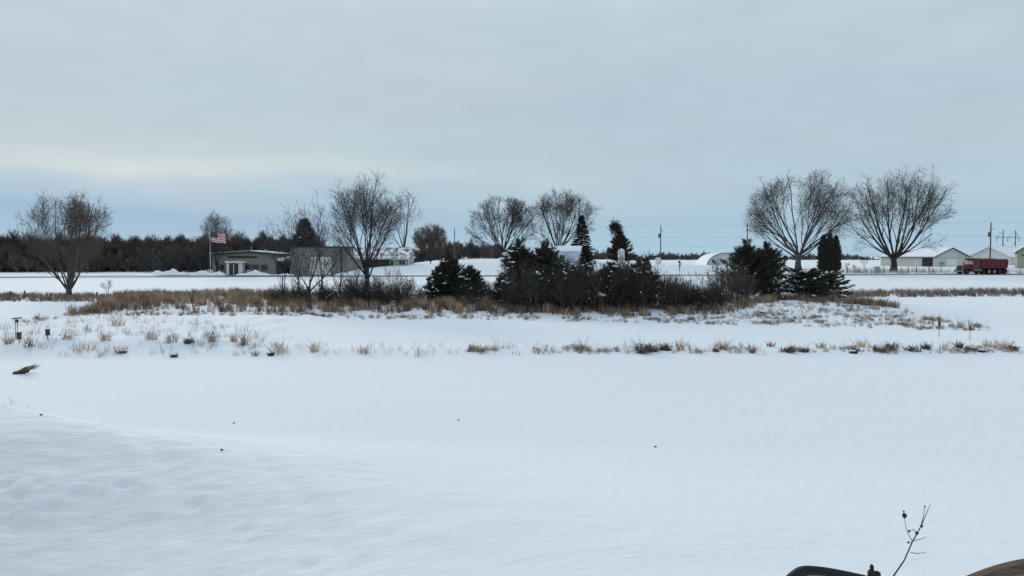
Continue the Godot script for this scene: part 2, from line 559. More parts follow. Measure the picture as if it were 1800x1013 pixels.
# points on the ground inside a strip given by its upper and lower edge in photo pixels
func strip(count: int, top: Array, low: Array, sd: int, patchy := -1.0) -> Array:
	rng.seed = sd
	var out := []
	var tries := 0
	var dmin := 1e9
	while out.size() < count and tries < count * 16:
		tries += 1
		var px := rng.randf_range(low[0].x, low[low.size() - 1].x)
		var d0 := -hit_line(px, low).z; var d1 := -hit_line(px, top).z
		var d := rng.randf_range(d0, max(d0, d1))
		if rng.randf() > (d1 - d0) / 7.0: continue
		var p := G(px, d)
		if patchy > -1.0 and nz.get_noise_2d(p.x * 22.0 + sd, d * 26.0) < patchy: continue
		out.append(p)
	return out

func line_at(px: float, l: Array) -> float:
	for k in l.size() - 1:
		if px <= l[k + 1].x:
			return lerp(l[k].y, l[k + 1].y, clamp((px - l[k].x) / (l[k + 1].x - l[k].x), 0.0, 1.0))
	return l[l.size() - 1].y

func hit_line(px: float, l: Array) -> Vector3:
	var v := (line_at(px, l) - 450.0) / F
	var d := 3.8 / v      # the strip lies about 0.2 m above the pond
	return Vector3(0, 0, -d)

# ------------------------------------------------------------------ building blocks
# box whose front face fills the given photo rectangle at distance d
func slab(parent: Node3D, called: String, m: Material, x0: float, x1: float, y0: float, y1: float, d: float, deep: float) -> MeshInstance3D:
	var a := P(x0, y0, d); var b := P(x1, y1, d)
	var mb := MB.new()
	var org := parent.position if parent.get_parent() == self else (parent.get_parent() as Node3D).position
	mb.box(Vector3((a.x + b.x) / 2, (a.y + b.y) / 2, -d - deep / 2) - org, Vector3(b.x - a.x, a.y - b.y, deep))
	return part(parent, called, mb, m)

func window(parent: Node3D, x0: float, x1: float, y0: float, y1: float, d: float, frame_mat: Material, bars := 0) -> void:
	var org := parent.position
	var a := P(x0, y0, d) - org; var b := P(x1, y1, d) - org
	var fr := MB.new()
	var w := 0.07
	fr.box(Vector3((a.x + b.x) / 2, a.y, a.z), Vector3(b.x - a.x + w * 2, w, 0.14))
	fr.box(Vector3((a.x + b.x) / 2, b.y, a.z + 0.02), Vector3(b.x - a.x + w * 2.6, w, 0.2))
	fr.box(Vector3(a.x - w / 2, (a.y + b.y) / 2, a.z), Vector3(w, a.y - b.y - w, 0.14))
	fr.box(Vector3(b.x + w / 2, (a.y + b.y) / 2, a.z), Vector3(w, a.y - b.y - w, 0.14))
	for k in bars:
		fr.box(Vector3(lerp(a.x, b.x, (k + 1.0) / (bars + 1)), (a.y + b.y) / 2, a.z), Vector3(0.05, a.y - b.y - w, 0.1))
	var f := part(parent, "window", fr, frame_mat)
	var g := MB.new()
	g.box(Vector3((a.x + b.x) / 2, (a.y + b.y) / 2, a.z + 0.02), Vector3(b.x - a.x, a.y - b.y - w, 0.02))
	part(f, "pane", g, M.glass)

# building on a turned rectangle: corner c, side u, gable v; e eave height, r ridge height
func gable_shell(o: Node3D, u: Vector3, v: Vector3, e: float, r: float, wall: Material, gable: Material, trim: Material, over := 0.4) -> void:
	var up := Vector3.UP
	var mb := MB.new()
	mb.quad(u - up, -up, up * e, u + up * e)
	part(o, "wall", mb, wall)
	mb = MB.new()
	mb.quad(v - up, u + v - up, u + v + up * e, v + up * e)
	part(o, "wall", mb, wall)
	for k in 2:
		var g := MB.new()
		var s := u if k else Vector3.ZERO
		g.quad(s - up, s + v - up, s + v + up * e, s + up * e)
		g.tri(s + up * e, s + v + up * e, s + v / 2 + up * r)
		part(o, "gable_end", g, gable)
	var un := u.normalized() * over
	for k in 2:
		var sg := 1.0 if k else -1.0
		var eave := (v if k else Vector3.ZERO) + up * e
		var fall := (eave - (v / 2 + up * r)).normalized()
		var a := v / 2 + up * r - un; var b := v / 2 + up * r + u + un
		var c := eave + fall * over + u + un; var d2 := eave + fall * over - un
		var rf := MB.new()
		var th := up * 0.1
		for q in [[a, b, c, d2]]:
			rf.quad(q[0] + th, q[1] + th, q[2] + th, q[3] + th)
			rf.quad(q[3], q[2], q[1], q[0])
			rf.quad(q[3], q[3] + th, q[2] + th, q[2]); rf.quad(q[0], q[0] + th, q[3] + th, q[3]); rf.quad(q[2], q[2] + th, q[1] + th, q[1])
		var roof := part(o, "roof", rf, trim)
		var sm := MB.new()
		var t0 := up * 0.115; var t1 := up * 0.3
		var e1 := fall * -0.12; var e2 := un * 0.6
		a += e2; d2 += e2 + e1; b -= e2; c += -e2 + e1
		sm.quad(a + t1, b + t1, c + t1, d2 + t1)
		sm.quad(d2 + t0, d2 + t1, c + t1, c + t0); sm.quad(a + t0, a + t1, d2 + t1, d2 + t0); sm.quad(c + t0, c + t1, b + t1, b + t0)
		part(roof, "roof_snow", sm, M.snow_lump)

func pole(called: String, at: Vector3, top: float, label: String, cat: String, group := "") -> Node3D:
	var o := thing(called, at, label, cat, group)
	var mb := MB.new()
	mb.cyl(Vector3(0, -0.5, 0), Vector3(0, top, 0), 0.17, 0.12, 8)
	part(o, "pole", mb, M.pole)
	return o

func make_materials() -> void:
	var sn := StandardMaterial3D.new()
	sn.albedo_color = Color(0.83, 0.876, 0.925).linear_to_srgb()
	sn.roughness = 0.92
	sn.metallic_specular = 0.25
	var nf := FastNoiseLite.new()
	nf.seed = 5; nf.frequency = 0.02; nf.fractal_octaves = 5
	var bi := nf.get_seamless_image(512, 512)
	bi.convert(Image.FORMAT_RGBA8)
	bi.bump_map_to_normal_map(2.5)
	bi.generate_mipmaps()
	sn.normal_enabled = true
	sn.normal_texture = ImageTexture.create_from_image(bi)
	sn.normal_scale = 0.9
	sn.uv1_scale = Vector3(0.22, 0.6, 1)
	M.snow = sn
	M.snow_lump = mat(0.84, 0.87, 0.91, 0.92)
	M.bark = textured(noise_image(128, 0.05, Color(0.055, 0.047, 0.043), Color(0.12, 0.105, 0.098), -0.3, 0.35, 3, 0.4), 0.95, 0.8)
	M.bark_dark = mat(0.042, 0.036, 0.034, 0.95)
	M.twig = mat(0.085, 0.072, 0.07, 0.95)
	M.twig_warm = mat(0.12, 0.085, 0.07, 0.95)
	M.twig_grey = mat(0.06, 0.052, 0.045, 0.95)
	M.twig_dark = mat(0.04, 0.033, 0.03, 0.95)
	M.twig_brush = mat(0.075, 0.053, 0.042, 0.95)
	M.needle = mat(0.02, 0.023, 0.013, 0.9)
	M.needle_dark = mat(0.024, 0.03, 0.02, 0.9)
	var g := StandardMaterial3D.new()
	g.vertex_color_use_as_albedo = true
	g.roughness = 0.95
	M.grass = g
	M.straw = mat(0.45, 0.29, 0.15, 0.95)
	M.straw_brown = mat(0.26, 0.14, 0.075, 0.95)
	M.straw_grey = mat(0.2, 0.17, 0.14, 0.95)
	M.straw_dark = mat(0.075, 0.06, 0.05, 0.95)
	M.soil = mat(0.03, 0.024, 0.02, 0.95)
	M.pole = mat(0.11, 0.1, 0.095, 0.9)
	M.post = textured(noise_image(64, 0.06, Color(0.07, 0.06, 0.05), Color(0.15, 0.13, 0.11), -0.3, 0.3, 21), 0.95, 2.0)
	M.wire = mat(0.1, 0.1, 0.11, 0.7)
	M.glass = mat(0.012, 0.015, 0.018, 0.12)
	M.white = mat(0.72, 0.72, 0.7, 0.6)
	M.road = textured(noise_image(256, 0.03, Color(0.13, 0.13, 0.135), Color(0.42, 0.43, 0.45), 0.0, 0.5, 8), 0.9, 0.25)
	M.block = textured(noise_image(256, 0.02, Color(0.2, 0.19, 0.18), Color(0.31, 0.295, 0.275), -0.3, 0.3, 9), 0.9, 0.5)
	M.tan = textured(noise_image(256, 0.02, Color(0.205, 0.19, 0.172), Color(0.27, 0.252, 0.23), -0.3, 0.3, 10), 0.85, 0.5)
	M.trim = mat(0.035, 0.032, 0.03, 0.7)
	M.cream = mat(0.36, 0.35, 0.29, 0.8)
	M.barn = mat(0.5, 0.5, 0.45, 0.7)
	M.barn_gable = mat(0.52, 0.55, 0.55, 0.7)
	M.pale_blue = mat(0.5, 0.57, 0.68, 0.7)
	M.shingle = textured(noise_image(256, 0.018, Color(0.16, 0.15, 0.16), Color(0.84, 0.87, 0.9), -0.08, 0.08, 12), 0.9, 0.16)
	M.maroon = mat(0.12, 0.01, 0.016, 0.35)
	M.maroon_dull = mat(0.11, 0.012, 0.018, 0.6)
	M.rubber = mat(0.012, 0.012, 0.013, 0.85)
	M.rim = mat(0.55, 0.55, 0.56, 0.35, 0.6)
	M.chrome = mat(0.6, 0.6, 0.62, 0.2, 1.0)
	M.dull_metal = mat(0.22, 0.22, 0.23, 0.4, 0.8)
	M.black = mat(0.01, 0.01, 0.011, 0.75)

func sky_picture() -> ImageTexture:
	var w := 1024; var h := 512
	var im := Image.create(w, h, false, Image.FORMAT_RGBF)
	var f := FastNoiseLite.new()
	f.seed = 11; f.frequency = 1.0; f.fractal_octaves = 5
	# colours by height in degrees, sRGB 0-255, left part of the view and right part of the view
	var el := [-90.0, -2.0, 0.0, 1.4, 2.8, 4.0, 5.0, 6.0, 7.6, 12.0, 15.0, 20.0, 35.0, 90.0]
	var cl := [Vector3(151, 167, 184), Vector3(176, 200, 216), Vector3(179, 205, 220), Vector3(170, 197, 217), Vector3(164, 191, 215), Vector3(177, 200, 216), Vector3(188, 206, 217), Vector3(210, 219, 220), Vector3(195, 209, 216), Vector3(190, 206, 217), Vector3(194, 208, 217), Vector3(204, 216, 223), Vector3(201, 216, 228), Vector3(200, 216, 230)]
	var cr := [Vector3(151, 167, 184), Vector3(171, 199, 217), Vector3(173, 202, 220), Vector3(171, 200, 218), Vector3(171, 198, 216), Vector3(176, 201, 216), Vector3(179, 202, 216), Vector3(182, 203, 215), Vector3(182, 202, 214), Vector3(181, 201, 214), Vector3(185, 205, 216), Vector3(194, 210, 219), Vector3(199, 214, 226), Vector3(200, 216, 230)]
	for y in h:
		var e0 := 90.0 - 180.0 * (y + 0.5) / h
		for x in w:
			var az := (float(x) + 0.5) / w * 360.0
			if az > 180.0: az -= 360.0
			var ca := cos(deg_to_rad(az)); var sa := sin(deg_to_rad(az))
			var ce := cos(deg_to_rad(e0)); var se := sin(deg_to_rad(e0))
			# cloud sheets: stretched along the horizon
			var wob := f.get_noise_3d(sa * ce * 2.2, se * 9.0, ca * ce * 2.2)
			var e := e0 + wob * 1.3 * smoothstep(0.0, 4.0, e0)
			var k := 0
			while k < el.size() - 2 and e > el[k + 1]: k += 1
			var t: float = clamp((e - el[k]) / (el[k + 1] - el[k]), 0.0, 1.0)
			t = t * t * (3.0 - 2.0 * t) if e > 0.0 else t
			var side: float = smoothstep(-26.0, 10.0, az) if az > -100.0 else 1.0 - smoothstep(-60.0, -100.0, az)
			if az < -40.0: side = smoothstep(-60.0, -130.0, az)
			var c: Vector3 = (cl[k].lerp(cl[k + 1], t)).lerp(cr[k].lerp(cr[k + 1], t), side)
			var fine := f.get_noise_3d(sa * ce * 5.0 + 7.0, se * 22.0, ca * ce * 5.0) * 0.6 + f.get_noise_3d(sa * ce * 14.0 + 3.0, se * 40.0 + 1.7, ca * ce * 14.0) * 0.4
			c *= 1.0 + 0.035 * fine * smoothstep(1.0, 6.0, e0)
			c.x += 4.0 * wob; 
			im.set_pixel(x, y, Color(c.x / 255.0, c.y / 255.0, c.z / 255.0).srgb_to_linear())
	return ImageTexture.create_from_image(im)

func _ready() -> void:
	# ---------------- camera, sky, sun
	var cam := Camera3D.new()
	cam.name = "camera"
	cam.position = EYE
	cam.rotation.x = -atan(TILT)
	cam.fov = rad_to_deg(2.0 * atan(506.5 / F))
	cam.near = 0.1
	cam.far = 4000.0
	add_child(cam)
	cam.current = true
	var env := Environment.new()
	env.background_mode = Environment.BG_SKY
	var sky := Sky.new()
	var pm := PanoramaSkyMaterial.new()
	pm.panorama = sky_picture()
	sky.sky_material = pm
	env.sky = sky
	env.tonemap_mode = Environment.TONE_MAPPER_LINEAR
	env.tonemap_exposure = 1.0
	env.sdfgi_enabled = true
	env.ssao_enabled = true
	env.ssil_enabled = true
	var we := WorldEnvironment.new()
	we.name = "world_environment"
	we.environment = env
	add_child(we)
	var sun := DirectionalLight3D.new()
	sun.name = "sun"
	sun.light_energy = 0.5
	sun.light_color = Color(1.0, 0.95, 0.88)
	sun.light_angular_distance = 20.0
	sun.shadow_enabled = true
	sun.look_at_from_position(Vector3(-38, 21, -62), Vector3.ZERO)
	add_child(sun)

	nz.seed = 4; nz.frequency = 0.02; nz.fractal_octaves = 3
	nz2.seed = 9; nz2.frequency = 0.02; nz2.fractal_octaves = 2
	make_materials()
	for q in [[215, 868, 0.05], [345, 895, 0.05], [432, 940, 0.05], [545, 1000, 0.04], [35, 885, 0.06], [18, 912, 0.07], [60, 870, 0.05], [8, 860, 0.05], [95, 905, 0.03], [30, 940, 0.04], [420, 955, 0.03], [130, 890, 0.03]]:
		var v := hit(q[0], q[1])
		dents.append(Vector4(v.x, -v.z, q[2] * 0.95, 0.12))
	build_land()
	build_road()
	build_woods()
	build_buildings()
	build_truck()
	build_poles()
	build_trees()
	build_evergreens()
	build_shrubs()
	build_grass()
	build_small()
	build_foreground()
	build_added_house()

# ------------------------------------------------------------------ road, yard, snow banks
func ribbon(called: String, m: Material, x0: float, x1: float, o0: float, o1: float, lift: float, label: String, cat: String) -> void:
	var mb := MB.new()
	var n := int((x1 - x0) / 4.0)
	for k in n:
		var a: float = lerp(x0, x1, float(k) / n); var b: float = lerp(x0, x1, (k + 1.0) / n)
		var p := []
		for q in [[a, o0], [b, o0], [b, o1], [a, o1]]:
			var d: float = road_d(q[0]) + q[1]
			p.append(Vector3(q[0], 0.28 + lift, -d))
		mb.quad(p[0], p[1], p[2], p[3])
	var o := part(self, called, mb, m)
	tag(o, label, cat, "", "structure")

func build_road() -> void:
	ribbon("road", M.road, -320.0, 330.0, -3.3, 3.3, 0.02, "grey salted country road running across the snow", "road")
	var lot := MB.new()
	for k in 20:
		var a: float = lerp(-66.0, -34.0, k / 20.0); var b: float = lerp(-66.0, -34.0, (k + 1) / 20.0)
		var p := []
		for q in [[a, 3.3], [b, 3.3], [b, 9.5], [a, 9.5]]:
			p.append(Vector3(q[0], 0.33 + (0.12 if q[1] > 4 else 0.0), -(road_d(q[0]) + q[1])))
		lot.quad(p[0], p[1], p[2], p[3])
	tag(part(self, "parking_lot", lot, M.road), "dark cleared yard in front of the low office building", "pavement", "", "structure")
	# ploughed banks
	var banks := [[120.0, 270.0, 6.5, 0.55, "long low snow bank ploughed up at the edge of the woods"], [262.0, 332.0, 8.0, 1.25, "lumpy ploughed snow bank beside the yard entrance"], [336.0, 397.0, 5.6, 1.3, "rounded snow bank before the building's shrub and flagpole"],
		[415.0, 478.0, 5.8, 1.15, "long snow bank below the office windows"], [476.0, 520.0, 5.4, 0.5, "dirty low snow bank before the carport"], [588.0, 640.0, 6.5, 1.3, "sloping snow bank beside the tall garage"]]
	for q in banks:
		rng.seed = int(q[0])
		var d: float = road_d(P(q[0], 480, 132).x) + q[2]
		var a := P(q[0], 480, d); var b := P(q[1], 480, d)
		var ce := Vector3((a.x + b.x) / 2, 0.3, -d)
		var o := thing("snow_bank", ce, q[4], "snow bank")
		var mb := MB.new()
		var L := b.x - a.x
		var nu := 26; var nv := 8
		var base := 0
		for s in nu + 1:
			var u := float(s) / nu
			var prof: float = pow(max(0.0, sin(PI * u)), 0.45) * (0.7 + 0.5 * nz.get_noise_1d(u * L * 14.0 + q[0]))
			for t in nv + 1:
				var w := float(t) / nv
				var y: float = q[3] * prof * pow(sin(PI * w), 0.7) * (1.0 + 0.3 * nz.get_noise_2d(u * L * 40.0, w * 60.0 + q[0]))
				mb.v.append(Vector3((u - 0.5) * L, y - 0.05, (0.5 - w) * 2.6)); mb.n.append(Vector3.UP)
		for s in nu:
			for t in nv:
				var k := s * (nv + 1) + t
				mb.i.append_array(PackedInt32Array([k, k + 1, k + nv + 1, k + 1, k + nv + 2, k + nv + 1]))
		for k in mb.v.size():
			var s2 := k / (nv + 1); var t2 := k % (nv + 1)
			var l := mb.v[max(s2 - 1, 0) * (nv + 1) + t2]; var r := mb.v[min(s2 + 1, nu) * (nv + 1) + t2]
			var f := mb.v[s2 * (nv + 1) + max(t2 - 1, 0)]; var bk := mb.v[s2 * (nv + 1) + min(t2 + 1, nv)]
			mb.n[k] = (r - l).cross(bk - f).normalized()
		part(o, "heap", mb, M.snow_lump)

# ------------------------------------------------------------------ far woods
func wood_tree(H: float, half: float, sd: int, m: Material, dens := 1.0) -> ArrayMesh:
	rng.seed = sd
	var T := tree_recipe(H, half, 0.035, 1.0 * dens, {levels = 2, limbs = 8, tilt = 0.8, fork = H * 0.12, lump = 0.3, r = 0.16, c = H * 0.55, b = H * 0.42, len = [H * 1.1, H * 0.3, H * 0.14, 0.1]})
	T.off = sd * 7.0
	var mb := MB.new()
	mb.tube(PackedVector3Array([Vector3(0, -0.5, 0), Vector3(0.05, T.fork, 0)]), PackedFloat32Array([0.2, 0.15]), 5)
	for k in T.limbs:
		var az: float = TAU * k / T.limbs + rng.randf_range(-0.4, 0.4)
		var tilt: float = T.tilt * rng.randf_range(0.1, 1.1)
		branch(mb, mb, Vector3(0, T.fork * rng.randf_range(0.5, 1.0), 0), Vector3(sin(tilt) * cos(az), cos(tilt), sin(tilt) * sin(az)), T.len[0], 0.1, 0, T)
	return mb.mesh(m)

func build_woods() -> void:
	# left wood: ranks of bare trees behind the road
	var tones := [Color(0.1, 0.083, 0.08), Color(0.12, 0.097, 0.088), Color(0.07, 0.06, 0.06), Color(0.135, 0.108, 0.095)]
	var mine := [wood_tree(9.0, 2.6, 31, M.grass, 1.2), wood_tree(9.5, 3.0, 32, M.grass, 1.1), wood_tree(8.0, 3.2, 33, M.grass, 1.4)]
	var names := ["dark bare wood behind the road beyond the lone wide tree", "bare trees massed among the dark roadside wood", "brushy lower trees filling the dark roadside wood"]
	for k in 3:
		rng.seed = 60 + k
		var spots := []
		for q in 900:
			var d := rng.randf_range(168.0, 270.0)
			var px := rng.randf_range(-650.0, 560.0)
			if d < 185.0 and px > 360.0: d += 30.0
			# nearer trees are lower, as at a wood's edge
			var p := G(px, d)
			spots.append(p - Vector3(0, rng.randf() * 1.2, 0))
		scatter("bare_wood", names[k], "wood", mine[k], spots, 0.74, 0.9, 70 + k, tones)
	rng.seed = 75
	var brush := []
	for q in 520:
		brush.append(G(rng.randf_range(-650.0, 480.0), rng.randf_range(158.0, 172.0)))
	scatter("wood_edge_brush", "dark leafless brush along the edge of the roadside wood", "brush", mine[0], brush, 0.35, 0.7, 76, tones)
	# thin distant tree lines on the horizon
	var far_tree := wood_tree(8.0, 3.6, 35, M.grass, 1.3)
	var far_tones := tones
	for q in [[560.0, 900.0, 250.0, 330.0, 260, 0.66, "brown bare tree line behind the snowy knoll", "wood"], [1030.0, 1130.0, 300.0, 360.0, 90, 0.55, "bare tree line behind the leaning evergreen and white tank", "wood"], [1120.0, 1290.0, 460.0, 560.0, 150, 0.55, "low purple tree line beyond the arched barn", "wood"],
			[1350.0, 1545.0, 520.0, 620.0, 150, 0.52, "low distant tree line beyond the two broad roadside trees", "wood"]]:
		rng.seed = int(q[0])
		var spots := []
		for s in q[4]:
			var px := rng.randf_range(q[0], q[1])
			var edge: float = 0.55 + 0.45 * smoothstep(0.0, 40.0, min(px - q[0], q[1] - px))
			var p := G(px, rng.randf_range(q[2], q[3]))
			spots.append(p - Vector3(0, (1.0 - edge) * 6.0 + rng.randf() * 1.5, 0))
		scatter("tree_line", q[6], q[7], far_tree, spots, q[5] * 0.85, q[5] * 1.15, int(q[1]), far_tones)

# ------------------------------------------------------------------ buildings
func build_buildings() -> void:
	# --- low office building
	var d := 141.5
	var o := thing("office_building", P(430, 485, d + 4), "low grey block office building with dark doors and flat roof", "building")
	var wl := MB.new()
	var a := P(373, 449, d) - o.position; var b := P(485, 490, d) - o.position
	var pk := P(440, 444, d) - o.position
	wl.prism(PackedVector2Array([Vector2(a.x, b.y), Vector2(b.x, b.y), Vector2(b.x, a.y), Vector2(pk.x, pk.y), Vector2(a.x, a.y)]), a.z - 9.0, a.z)
	part(o, "wall", wl, M.block)
	var rf := MB.new()
	rf.prism(PackedVector2Array([Vector2(a.x - 0.5, a.y + 0.01), Vector2(pk.x, pk.y + 0.01), Vector2(b.x + 0.4, a.y + 0.01), Vector2(b.x + 0.4, a.y + 0.32), Vector2(pk.x, pk.y + 0.32), Vector2(a.x - 0.5, a.y + 0.32)]), a.z - 9.5, a.z + 0.7)
	var roof := part(o, "roof", rf, M.trim)
	var rs := MB.new()
	rs.prism(PackedVector2Array([Vector2(a.x - 0.4, a.y + 0.33), Vector2(pk.x, pk.y + 0.33), Vector2(b.x + 0.3, a.y + 0.33), Vector2(b.x + 0.3, a.y + 0.42), Vector2(pk.x, pk.y + 0.4), Vector2(a.x - 0.4, a.y + 0.42)]), a.z - 9.4, a.z + 0.55)
	part(roof, "roof_snow", rs, M.snow_lump)
	var band := MB.new()
	var b0 := P(400, 450.5, d) - o.position; var b1 := P(452, 454, d) - o.position
	band.box(Vector3((b0.x + b1.x) / 2, (b0.y + b1.y) / 2, b0.z + 0.03), Vector3(b1.x - b0.x, b0.y - b1.y, 0.06))
	part(o, "sign_band", band, M.trim)
	for w in [[383, 393], [429.5, 441], [443.5, 454], [459, 470]]:
		window(o, w[0], w[1], 465, 475, d - 0.05, M.block)
	# porch with its two dark doors
	slab(o, "porch_wall", M.white, 397.5, 402.5, 462.5, 486, d - 1.6, 1.58)
	slab(o, "porch_wall", M.white, 418.5, 425.5, 462.5, 486, d - 1.6, 1.58)
	slab(o, "porch_roof", M.white, 395, 428, 459, 462.3, d - 1.8, 1.79)
	for w in [[403.2, 409.2], [411.3, 417.7]]:
		var dr := slab(o, "door", M.trim, w[0], w[1], 465, 485, d - 1.4, 0.08)
		slab(dr, "door_pane", M.glass, w[0] + 1, w[1] - 1, 467, 480, d - 1.43, 0.02)
	slab(o, "door_frame", M.white, 409.4, 411.1, 462.5, 485, d - 1.5, 0.3)
	slab(o, "porch_lintel", M.block, 402.6, 418.4, 462.5, 464.8, d - 1.5, 0.3)
	var ant := MB.new()
	ant.cyl(pk + Vector3(-0.5, 0.3, -2), pk + Vector3(-0.5, 1.2, -2), 0.06, 0.06, 6)
	part(o, "roof_vent", ant, M.chrome)
	ant = MB.new()
	ant.cyl(pk + Vector3(2.3, 0.1, -2), pk + Vector3(2.3, 0.7, -2), 0.12, 0.12, 6)
	part(o, "roof_vent", ant, M.chrome)
	# --- covered bin in front of the windows
	var bn := thing("waste_bin", P(436.5, 484.5, d - 1.2), "dark bin with a pale lid below the office windows", "bin")
	slab(bn, "body", M.trim, 434, 439, 477.5, 485, d - 1.5, 0.6)
	slab(bn, "lid", M.white, 433.5, 439.5, 475.6, 477.3, d - 1.55, 0.7)
	# --- carport
	o = thing("carport", P(498, 485, d + 1.5), "dark open carport under a thick snow roof beside the office", "carport")
	slab(o, "roof", M.trim, 485.5, 509.5, 460, 463, d + 0.5, 5.0)
	var sm := MB.new()
	rng.seed = 3
	for k in 7:
		var c := P(lerp(488.0, 507.0, k / 6.0), 457.5 - (1.5 if k > 4 else 0.0), d + 2.0) - o.position
		sm.blob(c, Vector3(0.62, 0.6 * rng.randf_range(0.8, 1.15), 1.7), rng, 0.08, 10, 6)
	part(o, "roof_snow", sm, M.snow_lump)
	slab(o, "back_wall", M.trim, 485.5, 509.5, 463, 487, d + 5.4, 0.2)
	for w in [486.2, 493.5, 500.5, 508.8]:
		slab(o, "post", M.post, w - 0.7, w + 0.7, 463, 487, d + 0.6, 0.16)
	slab(o, "stored_crate", M.cream, 489.5, 492.8, 475, 486, d + 2.0, 1.2)
	# --- tall garage
	d = 140.5
	o = thing("garage", P(556, 486, d + 5), "tall tan garage with a big white overhead door", "garage")
	slab(o, "wall", M.tan, 510, 602, 435, 490, d, 10.0)
	slab(o, "roof_edge", M.trim, 509, 603.5, 433, 434.9, d - 0.25, 10.6)
	slab(o, "corner_trim", M.trim, 598.5, 601, 435.2, 486, d - 0.1, 0.099)
	slab(o, "downpipe", M.trim, 509.6, 510.6, 435.2, 486, d - 0.1, 0.099)
	for k in 5:
		slab(o, "door_panel", M.white, 545, 582, 451.5 + k * 6.4, 451.5 + k * 6.4 + 6.1, d - 0.12, 0.11)
	slab(o, "door_frame", M.trim, 544, 583, 450.2, 451.3, d - 0.16, 0.15)
	# --- long house on the rise
	d = 153.0
	o = thing("ranch_house", P(662, 470, d + 4), "long low cream house with patchy snow on its roof", "house")
	slab(o, "wall", M.cream, 604, 719, 454, 478, d, 8.0)
	slab(o, "dark_siding", M.trim, 640, 690, 455, 472, d - 0.05, 0.045)
	var e0 := P(602, 455.5, d) - o.position; var e1 := P(721, 455.5, d) - o.position
	var rg := P(660, 436.5, d + 4.0) - o.position
	var rm := MB.new()
	for s in [1.0, -1.0]:
		var z0: float = rg.z + s * 4.7
		var q := [Vector3(e0.x, e0.y, z0), Vector3(e1.x, e0.y, z0), Vector3(e1.x, rg.y, rg.z), Vector3(e0.x, rg.y, rg.z)]
		var up := Vector3(0, 0.18, 0)
		if s > 0:
			rm.quad(q[0] + up, q[1] + up, q[2] + up, q[3] + up); rm.quad(q[0], q[1], q[1] + up, q[0] + up)
		else:
			rm.quad(q[1] + up, q[0] + up, q[3] + up, q[2] + up)
	part(o, "roof", rm, M.shingle)
	for x in [e0.x + 0.4, e1.x - 0.4]:
		var gm := MB.new()
		gm.tri(Vector3(x, e0.y, rg.z + 4.3), Vector3(x, e0.y, rg.z - 4.3), Vector3(x, rg.y, rg.z))
		part(o, "gable_end", gm, M.cream)
	slab(o, "gutter", M.white, 602, 721, 454.6, 455.9, d - 0.85, 0.12)
	slab(o, "corner_board", M.white, 717.8, 719.2, 456, 471, d - 0.07, 0.065)
	for w in [[604.6, 607.6, 457, 465], [611, 614.2, 457, 465], [701.5, 712, 457, 466], [686, 692, 458, 470]]:
		window(o, w[0], w[1], w[2], w[3], d - 0.08, M.white, 1 if w[0] > 700 else 0)
	var gr := thing("grill", P(610, 473, 149.0), "small dark covered grill with snow on top beside the house", "grill")
	rng.seed = 5
	var gb := MB.new(); gb.blob(Vector3(0, 0.45, 0), Vector3(0.5, 0.45, 0.4), rng, 0.1); part(gr, "cover", gb, M.black)
	gb = MB.new(); gb.blob(Vector3(0, 0.95, 0), Vector3(0.45, 0.18, 0.35), rng, 0.1); part(gr, "snow_cap", gb, M.snow_lump)
	# --- pale shed
	d = 168.0
	var c := P(1029, 466, d)
	o = thing("pale_shed", Vector3(c.x, 1.5, c.z), "pale blue shed with a snowy roof behind the cedars", "shed")
	var x0 := P(950, 466, d).x
	gable_shell(o, Vector3(x0 - c.x, 0, 0), Vector3(0, 0, -6.0), 3.55, 4.55, M.pale_blue, M.pale_blue, M.white, 0.25)
	window(o, 984, 992, 448, 456, d - 0.05, M.white, 1)
	# --- upright white tank and small drum
	o = thing("white_silo", G(1092, 172.0), "round topped white storage silo beside the leaning evergreen", "silo")
	var H := P(1092, 437, 172).y - o.position.y
	var lat := MB.new()
	lat.cyl(Vector3(0, -0.5, 0), Vector3(0, H - 0.75, 0), 0.78, 0.78, 18)
	part(o, "body", lat, M.white)
	lat = MB.new(); rng.seed = 2; lat.blob(Vector3(0, H - 0.75, 0), Vector3(0.78, 0.75, 0.78), rng, 0.0, 18, 10); part(o, "dome", lat, M.white)
	lat = MB.new(); lat.cyl(Vector3(0, H - 2.4, 0), Vector3(0, H - 2.3, 0), 0.81, 0.81, 18); part(o, "hoop", lat, M.rim); lat = MB.new(); lat.cyl(Vector3(0, H - 0.85, 0), Vector3(0, H - 0.75, 0), 0.81, 0.81, 18); part(o, "hoop", lat, M.rim)
	o = thing("white_drum", G(1156.5, 180.0), "small white drum standing on the snow beside the utility pole", "drum")
	H = P(1156, 453, 180).y - o.position.y
	lat = MB.new(); lat.cyl(Vector3(0, -0.4, 0), Vector3(0, H - 0.15, 0), 0.66, 0.66, 14); part(o, "body", lat, M.white)
	lat = MB.new(); lat.cyl(Vector3(0, H - 0.15, 0), Vector3(0, H + 0.05, 0), 0.5, 0.3, 14); part(o, "cap", lat, M.snow_lump)
	# --- arched barn
	var cc := G(1276, 205.0)
	o = thing("arched_barn", cc, "round roofed hoop barn with a pale end wall and dark vent", "barn", "", deg_to_rad(-4))
	var R := 5.2; var hh := 3.4
	var arc := MB.new(); var endw := MB.new(); var backw := MB.new(); var rib := MB.new()
	var arc_snow := MB.new()
